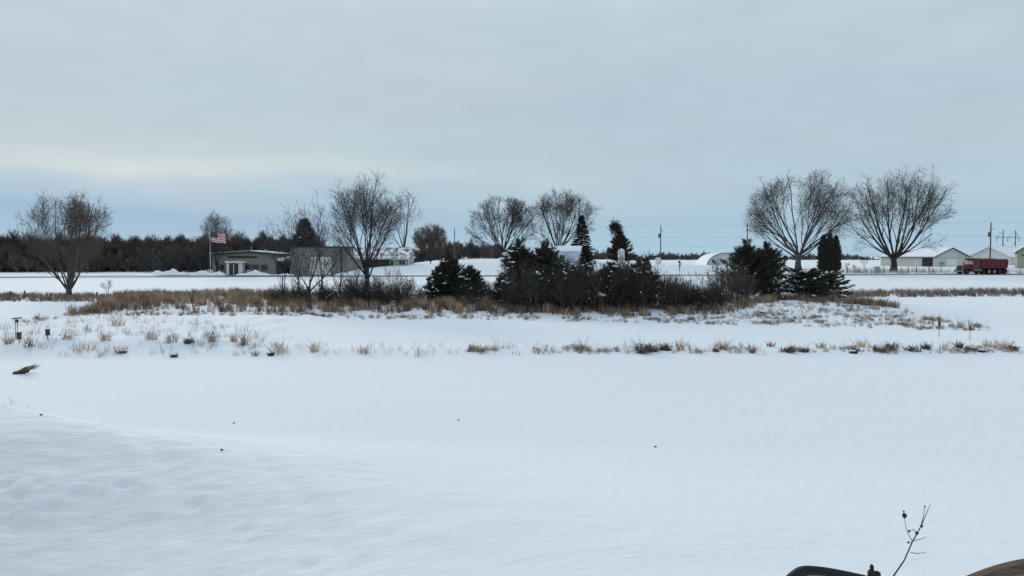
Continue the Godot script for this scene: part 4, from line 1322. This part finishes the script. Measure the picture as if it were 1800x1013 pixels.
func build_grass() -> void:
	var rust := [Color(0.2, 0.125, 0.085), Color(0.3, 0.2, 0.135), Color(0.16, 0.1, 0.072), Color(0.42, 0.31, 0.21), Color(0.1, 0.07, 0.058), Color(0.34, 0.225, 0.145), Color(0.52, 0.41, 0.29)]
	var straw := [Color(0.42, 0.3, 0.18), Color(0.33, 0.22, 0.12), Color(0.28, 0.19, 0.13), Color(0.22, 0.15, 0.1)]
	var dull := [Color(0.16, 0.12, 0.1), Color(0.24, 0.18, 0.14), Color(0.1, 0.075, 0.065), Color(0.3, 0.23, 0.17)]
	var reed := grass_mesh(11, 0.85, 0.22, 0.35, 0.0135, M.grass, 501, 0.3)
	var low := grass_mesh(10, 0.5, 0.25, 0.8, 0.011, M.grass, 502, 0.6)
	var stalk := grass_mesh(5, 0.9, 0.25, 0.5, 0.009, M.grass, 503, 0.35)
	# rusty reed belt on the island
	scatter("reed_bed", "dense rust brown reeds along the left half of the island", "reeds", reed, strip(2200, [V(105, 556), V(150, 546), V(200, 533), V(260, 524), V(420, 523), V(560, 527), V(880, 532)], [V(105, 557), V(150, 551), V(240, 547), V(420, 548), V(560, 549), V(880, 548)], 511, -0.08), 0.45, 1.15, 512, rust)
	scatter("reed_bed", "rusty brown grass along the foot of the dark thicket", "reeds", reed, strip(1750, [V(860, 536), V(1100, 536), V(1260, 530), V(1480, 526), V(1580, 541)], [V(860, 549), V(1100, 551), V(1290, 549), V(1380, 533), V(1580, 543)], 513, -0.15), 0.4, 1.05, 514, rust + dull)
	scatter("shore_grass", "pale snowy grass fringe on the island's near shore", "grass", low, strip(1000, [V(30, 570), V(140, 549), V(420, 547), V(900, 547), V(1290, 548), V(1400, 536), V(1560, 540), V(1680, 562)], [V(30, 575), V(140, 556), V(420, 556), V(900, 558), V(1290, 566), V(1400, 568), V(1560, 572), V(1680, 576)], 515, 0.0), 0.4, 0.9, 516, straw + dull)
	scatter("shore_grass", "sparse straw stalks dotted over the weedy left shore", "grass", stalk, strip(260, [V(0, 575), V(110, 556), V(300, 560), V(460, 590)], [V(0, 612), V(110, 622), V(300, 618), V(460, 612)], 517, 0.02), 0.35, 0.75, 518, straw + dull)
	scatter("shore_grass", "straw and brown grass on the island's right hand tongue", "grass", low, strip(300, [V(1310, 541), V(1480, 530), V(1600, 548), V(1745, 570)], [V(1310, 566), V(1480, 562), V(1600, 572), V(1745, 577)], 519, 0.12), 0.4, 0.85, 520, straw + dull)
	scatter("shore_grass", "single brown stalks on the island's right hand tongue", "grass", stalk, strip(260, [V(1310, 541), V(1480, 530), V(1600, 548), V(1745, 570)], [V(1310, 566), V(1480, 562), V(1600, 572), V(1745, 577)], 529, -0.1), 0.35, 0.75, 530, straw + dull + rust)
	scatter("field_edge_grass", "dull weedy grass line across the snow below the dump truck", "grass", reed, strip(1000, [V(1490, 512), V(1800, 508), V(1900, 508)], [V(1490, 520), V(1800, 518), V(1900, 518)], 521, -0.2), 0.45, 0.95, 522, dull)
	scatter("field_edge_grass", "dull weedy grass line by the old fence posts and lone tree", "grass", reed, strip(1000, [V(-80, 517), V(120, 516), V(240, 518)], [V(-80, 525), V(120, 527), V(240, 526)], 523, -0.25), 0.4, 0.8, 524, dull + straw)
	scatter("fence_grass", "snow flecked weeds along the rail fence behind the reeds", "grass", reed, strip(1100, [V(200, 514), V(420, 509), V(520, 512), V(700, 520)], [V(200, 524), V(420, 522), V(520, 526), V(700, 530)], 525, -0.1), 0.45, 0.95, 526, dull + rust)
	scatter("roadside_weeds", "thin frosted weeds along the far road verge", "weeds", stalk, strip_d(420, 1490, 1800, 150.0, 156.0, 527), 0.8, 1.8, 528, [Color(0.25, 0.23, 0.22), Color(0.35, 0.32, 0.3)])
	scatter("dam_fringe", "thin broken fringe of straw along the low dam", "grass", low, strip_y(270, 820.0, 1800.0, 613.0, 623.0, 531), 0.3, 0.75, 532, straw + dull)
	scatter("dam_fringe", "scattered bent stalks along the low dam", "grass", stalk, strip_y(230, 250.0, 1800.0, 608.0, 626.0, 533), 0.2, 0.5, 534, straw + dull)
	# single tufts along the dam: px, base py, height px, kind, width px
	var tufts := [[15, 608, 26, 0, 9], [50, 612, 30, 1, 12], [118, 600, 16, 0, 12], [185, 604, 24, 0, 16], [205, 574, 24, 0, 18], [150, 619, 26, 0, 28], [213, 622, 22, 0, 18], [176, 629, 22, 3, 10], [265, 597, 24, 1, 16], [300, 603, 26, 1, 16], [332, 603, 16, 2, 9], [372, 605, 28, 1, 10], [411, 605, 20, 0, 8], [428, 608, 36, 1, 9], [305, 631, 12, 2, 5], [415, 628, 16, 3, 8], [448, 626, 14, 1, 7], [492, 622, 40, 0, 20], [477, 626, 12, 2, 5], [553, 620, 26, 0, 12], [640, 622, 22, 0, 20], [735, 628, 42, 3, 10], [845, 619, 18, 0, 14], [870, 619, 16, 0, 12],
		[905, 626, 14, 3, 18], [950, 622, 18, 0, 24], [1022, 623, 44, 3, 6], [1062, 620, 14, 0, 18], [1100, 621, 30, 3, 12], [1130, 622, 36, 2, 12], [1145, 621, 18, 2, 8], [1168, 616, 24, 2, 12], [1196, 617, 30, 0, 12], [1215, 616, 20, 3, 14], [1270, 614, 26, 0, 18], [1258, 621, 10, 2, 5], [1322, 622, 22, 1, 8], [1355, 610, 14, 1, 9], [1386, 622, 16, 2, 12], [1393, 620, 32, 3, 5], [1414, 622, 12, 2, 8], [1443, 612, 18, 0, 12], [1503, 620, 9, 2, 14], [1515, 611, 24, 0, 18], [1545, 620, 18, 2, 12], [1566, 617, 20, 2, 8],
		[1606, 617, 18, 2, 16], [1628, 614, 18, 2, 8], [1650, 614, 20, 3, 14], [1668, 613, 18, 3, 12], [1686, 613, 18, 2, 6], [1740, 611, 20, 0, 16], [1765, 613, 24, 0, 18], [1782, 616, 14, 2, 6]]
	var info := [["straw_tuft", "pale straw tuft in the snow", "grass tuft", "straw tufts on the dam"], ["brown_tuft", "upright reddish brown weed tuft", "grass tuft", "brown tufts on the dam"], ["dark_tuft", "dark matted clump of dead cattail", "grass tuft", "dark clumps on the dam"], ["weed_stalks", "few thin weed stalks", "weed", "weed stalks on the dam"]]
	var mats := [M.straw, M.straw_brown, M.straw_dark, M.straw_grey]
	var k := 0
	for q in tufts:
		rng.seed = 700 + k; k += 1
		var at := hit(q[0], q[1])
		var s := -at.z / F
		var size := ("tall " if q[2] > 27 else ("low " if q[2] < 17 else "")) + ("wide " if q[4] > 15 else ("narrow " if q[4] < 9 else ""))
		var where := "near the bird boxes"
		for z in [[230, "in front of the rusty reeds"], [520, "on the bare stretch of dam"], [860, "in front of the tall snowy cedars"], [1000, "in front of the dark thicket"], [1290, "in front of the twin cedars"], [1490, "beside the stake mounted bird boxes"]]:
			if q[0] > z[0]: where = z[1]
		var o := thing(info[q[3]][0], at, size + info[q[3]][1] + " " + where, info[q[3]][2], info[q[3]][3])
		var H: float = q[2] * s; var w: float = q[4] * s
		var mb := MB.new()
		if q[3] == 2:
			for b in 2: mb.blob(Vector3(rng.randf_range(-w, w) * 0.6, 0.0, rng.randf_range(-0.1, 0.1)), Vector3(w * 0.3, H * 0.16, 0.1), rng, 0.4, 7, 4)
			grass_mb(mb, Vector3.ZERO, 60, H, w, 1.1, 0.011, 0.6)
		elif q[3] == 3: grass_mb(mb, Vector3.ZERO, 8 + int(w * 10), H, w * 0.8, 0.5, 0.007, 0.3)
		else: grass_mb(mb, Vector3.ZERO, 38 if q[3] == 0 else 34, H * 1.05, w * 0.7, 1.0 if q[3] == 0 else 0.7, 0.0085, 0.5)
		part(o, "blades", mb, mats[q[3]]).set_meta("kind", "stuff")
	# half buried flattened clump on the ice at the left
	var at := hit(42, 660)
	rng.seed = 790
	var o := thing("fallen_reed_clump", at, "leaning half buried clump of dead reeds on the open snow", "reed clump")
	var mb := MB.new()
	for b in 3: mb.blob(Vector3(-0.22 + b * 0.13, 0.03 + b * 0.035, 0), Vector3(0.17, 0.06, 0.12), rng, 0.3, 8, 5)
	part(o, "matted_root", mb, M.straw_dark)
	mb = MB.new()
	for b in 90:
		var p := Vector3(rng.randf_range(-0.25, 0.2), 0.03, rng.randf_range(-0.12, 0.12))
		p.y += (p.x + 0.25) * 0.25
		mb.tube(PackedVector3Array([p, p + Vector3(0.2, rng.randf_range(0.05, 0.2), rng.randf_range(-0.08, 0.08)), p + Vector3(rng.randf_range(0.25, 0.5), rng.randf_range(0.0, 0.24), rng.randf_range(-0.1, 0.1))]), PackedFloat32Array([0.007, 0.005, 0.0]), 3)
	part(o, "blades", mb, M.straw_brown)

func strip_y(count: int, x0: float, x1: float, y0: float, y1: float, sd: int) -> Array:
	rng.seed = sd
	var out := []
	while out.size() < count:
		var p := hit(rng.randf_range(x0, x1), rng.randf_range(y0, y1))
		if nz.get_noise_2d(p.x * 30.0 + sd, p.z * 30.0) > rng.randf_range(-0.3, 0.35): out.append(p)
	return out

func strip_d(count: int, x0: float, x1: float, d0: float, d1: float, sd: int) -> Array:
	rng.seed = sd
	var out := []
	for k in count: out.append(G(rng.randf_range(x0, x1), rng.randf_range(d0, d1)))
	return out

# ------------------------------------------------------------------ fences, bird boxes, odds and ends
func build_small() -> void:
	# rail fence behind the reeds
	var f := thing("rail_fence", hit(340, 523), "weathered single rail fence behind the rust brown reeds", "fence")
	var xs := [231.0, 262.0, 294.0, 326.0, 357.0, 388.0, 420.0, 452.0, 484.0]
	var prev := Vector3.ZERO
	for k in xs.size():
		var d := 76.5 - k * 0.35
		var g := G(xs[k], d)
		var top := P(xs[k], 513.0 + k * 0.25, d)
		var mb := MB.new(); mb.cyl(g - Vector3(0, 0.3, 0) - f.position, top + Vector3(0, 0.05, 0) - f.position, 0.085, 0.075, 7); part(f, "post", mb, M.post)
		if k > 0:
			mb = MB.new(); mb.cyl(prev - f.position + Vector3(0, -0.04, 0.1), top - f.position + Vector3(0, -0.04, 0.1), 0.055, 0.05, 6); part(f, "rail", mb, M.post)
		prev = top
	# wire fence posts left
	for q in [[18, 525, 512], [43, 525, 511], [170, 524, 513], [104, 524, 515]]:
		var g := hit(q[0], q[1])
		var o := thing("fence_post", g, "old wooden fence post in the weeds near the lone tree", "post", "old fence posts by the lone tree")
		var mb := MB.new(); mb.cyl(Vector3(0, -0.3, 0), Vector3(0.02, P(q[0], q[2], -g.z).y - g.y, 0), 0.08, 0.07, 7); part(o, "shaft", mb, M.post)
	# posts behind the road
	for q in [1524.0, 1554.0, 1567.0, 1584.0, 1611.0, 1490.0, 1253.0, 1262.0, 1597.0, 1640.0]:
		var g := G(q, road_d(90) + 5.0)
		var o := thing("roadside_post", g, "short dark post in the snow behind the road", "post", "short posts behind the road")
		var mb := MB.new(); mb.cyl(Vector3(0, -0.3, 0), Vector3(0, 1.0 + 0.3 * sin(q), 0), 0.09, 0.08, 6); part(o, "shaft", mb, M.post)
		mb = MB.new(); mb.cyl(Vector3(0, 1.0 + 0.3 * sin(q), 0), Vector3(0, 1.05 + 0.3 * sin(q), 0), 0.1, 0.06, 6); part(o, "snow_cap", mb, M.snow_lump)
	for q in [[1194.0, 459.0, "dark roadside marker with a small square sign on the rise"], [1253.0, 457.0, "dark sign on a thin post before the arched barn"], [1633.0, 463.0, "thicker dark sign post in the snow before the barn opening"]]:
		var g := G(q[0], 152.0)
		var h: float = P(q[0], q[1], 152).y - g.y
		var o := thing("road_sign", g, q[2], "sign")
		var mb := MB.new(); mb.cyl(Vector3(0, -0.3, 0), Vector3(0, h, 0), 0.05, 0.05, 6); part(o, "post", mb, M.trim)
		mb = MB.new(); mb.box(Vector3(0, h - 0.2, 0.07), Vector3(0.45, 0.5, 0.03)); part(o, "panel", mb, M.trim)
	# utility cabinet
	var cb := thing("utility_cabinet", G(1541, road_d(75) + 6.0), "pale grey utility cabinet in the snow left of the broad tree trunk", "cabinet")
	var m := MB.new(); m.box(Vector3(0, 0.6, 0), Vector3(1.1, 1.3, 0.7)); part(cb, "case", m, M.barn_gable)
	m = MB.new(); m.box(Vector3(0, 1.3, 0), Vector3(1.2, 0.1, 0.8)); part(cb, "lid", m, M.rim)
	m = MB.new(); m.box(Vector3(0.0, 0.65, 0.36), Vector3(0.95, 1.0, 0.02)); part(cb, "door", m, M.cream)
	# bird boxes
	for q in [[33.5, 604.0, 585.5, 597.0, 5.6, "small dark bird box on a short post between straw tufts"], [84.0, 606.0, 580.0, 590.0, 5.2, "small dark bird box on a bare post right of the straw tufts"]]:
		var g := hit(q[0], q[1])
		var d := -g.z
		var o := thing("bird_box", g, q[5], "bird box")
		var t: float = P(q[0], q[2], d).y - g.y; var b: float = P(q[0], q[3], d).y - g.y
		var w: float = q[4] / F * d
		m = MB.new(); m.cyl(Vector3(0, -0.2, 0), Vector3(0, b + 0.02, 0), 0.02, 0.02, 6); part(o, "post", m, M.post)
		m = MB.new(); m.box(Vector3(0, (t + b) / 2, 0), Vector3(w, t - b, w)); var bx := part(o, "box", m, M.straw_dark)
		m = MB.new(); m.box(Vector3(0, t + 0.015, 0.02), Vector3(w * 1.25, 0.03, w * 1.5)); part(o, "roof", m, M.trim)
		m = MB.new(); m.cyl(Vector3(0, lerp(b, t, 0.65), w / 2), Vector3(0, lerp(b, t, 0.65), w / 2 + 0.006), 0.02, 0.02, 8); part(bx, "entrance_hole", m, M.black)
	for q in [[1651.0, 592.0, 565.0, 574.0, "slim dark bird box on a thin stake right of the weedy tongue"], [1705.0, 599.0, 574.0, 581.0, "slim dark bird box on a thin stake near the dam's dark clods"]]:
		var g := hit(q[0], q[1])
		var d := -g.z
		var o := thing("stake_box", g, q[4], "bird box")
		var t: float = P(q[0], q[2], d).y - g.y; var b: float = P(q[0], q[3], d).y - g.y
		m = MB.new(); m.cyl(Vector3(0, -0.2, 0), Vector3(0, t + 0.06, 0), 0.013, 0.011, 6); part(o, "stake", m, M.post)
		m = MB.new(); m.prism(PackedVector2Array([V(-0.03, b), V(0.03, b), V(0.05, t - 0.06), V(0.0, t), V(-0.05, t - 0.06)]), -0.05, 0.05); part(o, "box", m, M.straw_dark)
	# feeder tray
	var g := hit(30, 598)
	var d := -g.z
	var fe := thing("bird_feeder", g, "flat roofed bird feeder on two thin legs above the weeds", "bird feeder")
	var t: float = P(30, 561, d).y - g.y
	for s in [-0.045, 0.045]:
		m = MB.new(); m.cyl(Vector3(s - 0.03, -0.2, 0), Vector3(s - 0.02, t - 0.1, 0), 0.012, 0.012, 6); part(fe, "leg", m, M.post)
	m = MB.new(); m.box(Vector3(0, t - 0.09, 0), Vector3(0.09, 0.14, 0.1)); part(fe, "hopper", m, M.straw_dark)
	m = MB.new(); m.box(Vector3(0, t + 0.03, 0), Vector3(0.26, 0.055, 0.22), Basis(Vector3(0, 0, 1), 0.12)); part(fe, "roof", m, M.trim)
	# snow capped stump in the thicket
	g = hit(1057, 549)
	rng.seed = 800
	var st := thing("stump", g, "dark broken stump capped with snow in the thicket's edge", "stump")
	m = MB.new(); m.tube(PackedVector3Array([Vector3(0, -0.2, 0), Vector3(0.05, 0.5, 0), Vector3(-0.02, 1.0, 0)]), PackedFloat32Array([0.34, 0.24, 0.2]), 9); m.blob(Vector3(0, 0.98, 0), Vector3(0.22, 0.1, 0.22), rng, 0.3); part(st, "wood", m, M.bark_dark)
	m = MB.new(); m.blob(Vector3(0.02, 1.13, 0), Vector3(0.3, 0.11, 0.25), rng, 0.25); m.blob(Vector3(-0.12, 1.22, 0.02), Vector3(0.16, 0.12, 0.16), rng, 0.25); part(st, "snow_cap", m, M.snow_lump)
	# fallen limbs
	for q in [[565, 532, 592, 514, 0.06, "pale fallen limb leaning up out of the brush pile"], [572, 537, 600, 526, 0.05, "pale fallen branch lying across the brush pile"], [588, 512, 604, 534, 0.06, "broken dark limb propped on the brush pile"]]:
		var a := hit(q[0], 541); var dd := -a.z
		var p0 := P(q[0], q[1], dd - 0.3); var p1 := P(q[2], q[3], dd - 0.3)
		var o := thing("fallen_limb", a, q[5], "branch")
		m = MB.new(); m.tube(PackedVector3Array([p0 - a, p0.lerp(p1, 0.5) - a + Vector3(0, 0.1, 0), p1 - a]), PackedFloat32Array([q[4], q[4] * 0.85, q[4] * 0.4]), 7); part(o, "wood", m, M.twig_grey if q[4] == 0.06 else M.bark_dark)
		m = MB.new(); m.tube(PackedVector3Array([p0 - a + Vector3(0, q[4], 0), p0.lerp(p1, 0.5) - a + Vector3(0, 0.1 + q[4], 0), p1 - a + Vector3(0, q[4] * 0.5, 0)]), PackedFloat32Array([q[4] * 0.3, q[4] * 0.35, q[4] * 0.2]), 6); part(o, "snow_ridge", m, M.snow_lump)
	# clods on the ice
	for q in [[72, 735], [411, 746], [390, 794], [806, 744], [1152, 792]]:
		var p := hit(q[0], q[1])
		rng.seed = 810 + q[0]
		var o := thing("dark_clod", p, "tiny dark clod lying on the open snow", "clod", "tiny clods on the open snow")
		m = MB.new(); m.blob(Vector3(0, 0.012, 0), Vector3(0.027, 0.015, 0.022), rng, 0.3, 7, 5); part(o, "lump", m, M.soil)
	# small stalks poking through at the left edge of the bank
	for q in [[22, 714], [47, 716], [8, 716]]:
		var p := hit(q[0], q[1])
		rng.seed = 830 + q[0]
		var o := thing("bank_stalks", p, "faint thin stalks at the crest of the near snow bank", "weed", "stalks on the near bank")
		m = MB.new(); grass_mb(m, Vector3.ZERO, 5, 0.3 if q[0] == 22 else 0.12, 0.05, 0.3, 0.003, 0.2); part(o, "blades", m, M.straw_grey)
	# rocks or clods at the right end of the dam
	for q in [[1703, 613], [1710, 616], [1726, 620], [1500, 621], [215, 622], [1340, 551], [1145, 561]]:
		var p := hit(q[0], q[1])
		rng.seed = 850 + q[0]
		var o := thing("dam_stone", p, "low dark stone half buried in snow at the water's edge", "stone", "dark stones along the shore")
		m = MB.new(); m.blob(Vector3(0, 0.03, 0), Vector3(0.17, 0.07, 0.14), rng, 0.25, 8, 5); part(o, "rock", m, M.soil)
		m = MB.new(); m.blob(Vector3(-0.02, 0.095, 0), Vector3(0.12, 0.03, 0.11), rng, 0.25, 8, 5); part(o, "snow_cap", m, M.snow_lump)

# ------------------------------------------------------------------ chairs and twig at the lower right
func build_foreground() -> void:
	# black metal garden chair: only the top of its arched back shows
	var d := 3.3
	var ap := P(1425, 996, d)
	var gy := land(ap.x, d)
	var ch := thing("garden_chair", Vector3(ap.x, gy, -d), "black arched metal garden chair with a greenish back cushion", "chair")
	var top := ap.y - gy
	var hw := 0.27
	var cv := Curve2D.new()
	var prof := [[-0.15, 0.02], [-0.155, top - 0.3], [-0.125, top - 0.1], [-0.085, top - 0.048], [-0.04, top - 0.018], [0.01, top - 0.012], [0.09, top - 0.022], [0.2, top - 0.044], [0.28, top - 0.068], [0.335, top - 0.13], [0.355, top - 0.3], [0.36, 0.02]]
	for k in prof.size():
		var a: Array = prof[max(k - 1, 0)]; var b: Array = prof[min(k + 1, prof.size() - 1)]
		var tn := Vector2(b[0] - a[0], b[1] - a[1]) / 6.0
		if k > 0 and k < prof.size() - 1:
			var near: float = min(Vector2(prof[k][0] - a[0], prof[k][1] - a[1]).length(), Vector2(b[0] - prof[k][0], b[1] - prof[k][1]).length())
			tn = tn.normalized() * near * 0.33
		cv.add_point(Vector2(prof[k][0], prof[k][1]), -tn, tn)
	cv.bake_interval = 0.012
	var bk := cv.get_baked_points()
	var arch := PackedVector3Array(); var rad := PackedFloat32Array()
	var pip := PackedVector3Array(); var pr := PackedFloat32Array()
	var cu := PackedVector2Array()
	for q in bk:
		arch.append(Vector3(q.x, q.y, 0)); rad.append(0.0135)
		if q.y > 0.46:
			var inq := Vector2(lerp(0.1, q.x, 0.93), q.y - 0.026 * smoothstep(0.5, 0.75, q.y))
			pip.append(Vector3(inq.x, inq.y, 0.012)); pr.append(0.0045)
			cu.append(Vector2(lerp(0.1, q.x, 0.985), q.y - 0.004))
	cu.reverse()
	var mb := MB.new(); mb.tube(arch, rad, 10); part(ch, "back_frame", mb, M.black)
	mb = MB.new(); mb.tube(pip, pr, 8); part(ch, "cushion_piping", mb, M.straw_grey)
	mb = MB.new(); mb.prism(cu, -0.045, 0.008); part(ch, "cushion", mb, mat(0.022, 0.032, 0.027, 0.85))
	mb = MB.new(); mb.box(Vector3(0.1, 0.42, -0.25), Vector3(0.5, 0.05, 0.5)); part(ch, "seat", mb, M.black)
	for q in [[-0.13, -0.48], [0.33, -0.48]]:
		mb = MB.new(); mb.cyl(Vector3(q[0], -0.03, q[1]), Vector3(q[0], 0.42, q[1]), 0.015, 0.015, 8); part(ch, "leg", mb, M.black)
	# small clamp on the chair's shoulder
	var kp := P(1533, 1006, d)
	var kn := thing("clamp_knob", Vector3(kp.x, kp.y - 0.02, kp.z), "small dark knobbed clamp on the black chair's shoulder", "clamp")
	rng.seed = 900
	mb = MB.new(); mb.blob(Vector3(0.0, 0.005, 0), Vector3(0.02, 0.03, 0.02), rng, 0.12, 10, 6); part(kn, "body", mb, M.black)
	mb = MB.new(); mb.blob(Vector3(-0.001, 0.042, 0), Vector3(0.01, 0.014, 0.01), rng, 0.1, 8, 6); part(kn, "cap", mb, M.black)
	mb = MB.new(); mb.blob(Vector3(0.025, 0.008, 0.0), Vector3(0.015, 0.017, 0.014), rng, 0.15, 8, 6); part(kn, "lever", mb, M.black)
	mb = MB.new(); mb.blob(Vector3(0.004, -0.002, 0.017), Vector3(0.008, 0.012, 0.008), rng, 0.1, 8, 6); part(kn, "screw", mb, M.straw_grey)
	# brown wooden chair at the right edge
	d = 3.2
	var ap2 := P(1835, 983, d)
	gy = land(ap2.x, d)
	var wc := thing("wooden_chair", Vector3(ap2.x, gy, -d), "brown wooden garden chair with an arched slatted back", "chair")
	top = ap2.y - gy
	var wood := textured(noise_image(128, 0.03, Color(0.075, 0.045, 0.03), Color(0.16, 0.1, 0.065), -0.3, 0.3, 33, 5.0), 0.75, 3.0)
	var o1 := PackedVector2Array(); var o2 := PackedVector2Array()
	for k in 21:
		var x := -0.4 + 0.8 * k / 20.0
		var y := top - 0.1 * pow(abs(x) / 0.33, 1.7) * 0.85
		o1.append(Vector2(x, y)); o2.append(Vector2(x, y - 0.045))
	o2.reverse()
	var rail := PackedVector2Array(o2); rail.reverse()
	rail = PackedVector2Array()
	for q in o1.size(): rail.append(o1[o1.size() - 1 - q])
	var lo := PackedVector2Array(o2); lo.reverse()
	rail.append_array(lo)
	mb = MB.new(); mb.prism(rail, -0.02, 0.02); part(wc, "top_rail", mb, wood)
	for k in 7:
		var x := -0.33 + 0.11 * k
		var y := top - 0.1 * pow(abs(x) / 0.33, 1.7) * 0.85 - 0.05
		mb = MB.new(); mb.box(Vector3(x, (y + 0.4) / 2, -0.002), Vector3(0.085, y - 0.4, 0.018)); part(wc, "slat", mb, M.straw_grey)
	for s in [-0.38, 0.38]:
		mb = MB.new(); mb.box(Vector3(s, (top - 0.17) / 2, -0.002), Vector3(0.045, top - 0.17, 0.045)); part(wc, "leg", mb, wood)
		mb = MB.new(); mb.box(Vector3(s, 0.2, -0.5), Vector3(0.045, 0.44, 0.045)); part(wc, "leg", mb, wood)
	mb = MB.new(); mb.box(Vector3(0, 0.41, -0.27), Vector3(0.8, 0.035, 0.5)); part(wc, "seat", mb, wood)
	# twig
	d = 4.0
	var base := P(1500, 1100, d); base.y = land(base.x, d)
	var tw := thing("leafless_sprig", base, "thin dark leafless sprig with curled buds beside the chairs", "sprig")
	var m := mat(0.035, 0.032, 0.035, 0.9)
	var c := func(px: float, py: float, dz := 0.0) -> Vector3: return P(px, py, d + dz) - base
	mb = MB.new()
	mb.tube(PackedVector3Array([Vector3(0, -0.05, 0), c.call(1540, 1060), c.call(1571, 1013), c.call(1590, 985), c.call(1604, 953), c.call(1613, 937), c.call(1620, 924), c.call(1628, 905), c.call(1636, 886)]), PackedFloat32Array([0.006, 0.0054, 0.0044, 0.0037, 0.0033, 0.003, 0.0026, 0.0019, 0.0008]), 7)
	part(tw, "stem", mb, m)
	for q in [[[1605, 953], [1597, 940], [1592, 925], [1590.5, 911]], [[1601, 971], [1610, 973.5], [1628, 972]], [[1607, 950.5], [1618, 948.5], [1628, 944]], [[1620, 922], [1623, 910], [1626, 893]], [[1612, 937], [1606, 931], [1599, 934]], [[1604, 953], [1598, 954]]]:
		var pts := PackedVector3Array(); var tr := PackedFloat32Array()
		for k in q.size():
			pts.append(c.call(q[k][0], q[k][1], 0.03 * k)); tr.append(0.0022 - 0.0013 * k / q.size())
		mb = MB.new(); mb.tube(pts, tr, 5); part(tw, "twig", mb, m)
	rng.seed = 910
	for q in [[1590, 907, 0.012, 0.014], [1589, 899.5, 0.005, 0.005], [1598.5, 934, 0.006, 0.007], [1612, 937.5, 0.01, 0.009], [1620.5, 925, 0.007, 0.009], [1597, 954, 0.006, 0.006], [1626, 891, 0.005, 0.005]]:
		mb = MB.new(); mb.blob(c.call(q[0], q[1], 0.05), Vector3(q[2], q[3], q[2]), rng, 0.25, 8, 6); part(tw, "bud", mb, m)

# unseen house added behind and left of the camera to shade the near bank
func build_added_house() -> void:
	var o := thing("added_house", Vector3(-14.6, 0.3, -5.6), "unseen two storey grey house added to shade the near snow bank", "house")
	var mb := MB.new(); mb.box(Vector3(0, 3.2, 4.0), Vector3(17.0, 7.4, 9.0)); part(o, "wall", mb, M.tan)
	mb = MB.new(); mb.prism(PackedVector2Array([Vector2(-9.2, 6.85), Vector2(9.2, 6.85), Vector2(9.2, 7.1), Vector2(0, 10.0), Vector2(-9.2, 7.1)]), -1.2, 9.2)
	var rf := part(o, "roof", mb, M.trim)
	mb = MB.new(); mb.box(Vector3(4, 9.0, 5), Vector3(0.8, 2.4, 0.8)); part(rf, "chimney", mb, M.block)
	for x in [-6.0, -2.0, 2.0, 6.0]:
		for y in [1.7, 4.6]:
			mb = MB.new(); mb.box(Vector3(x, y, -0.53), Vector3(1.5, 1.4, 0.1)); var w := part(o, "window", mb, M.white)
			mb = MB.new(); mb.box(Vector3(x, y, -0.585), Vector3(1.3, 1.2, 0.02)); part(w, "pane", mb, M.glass)
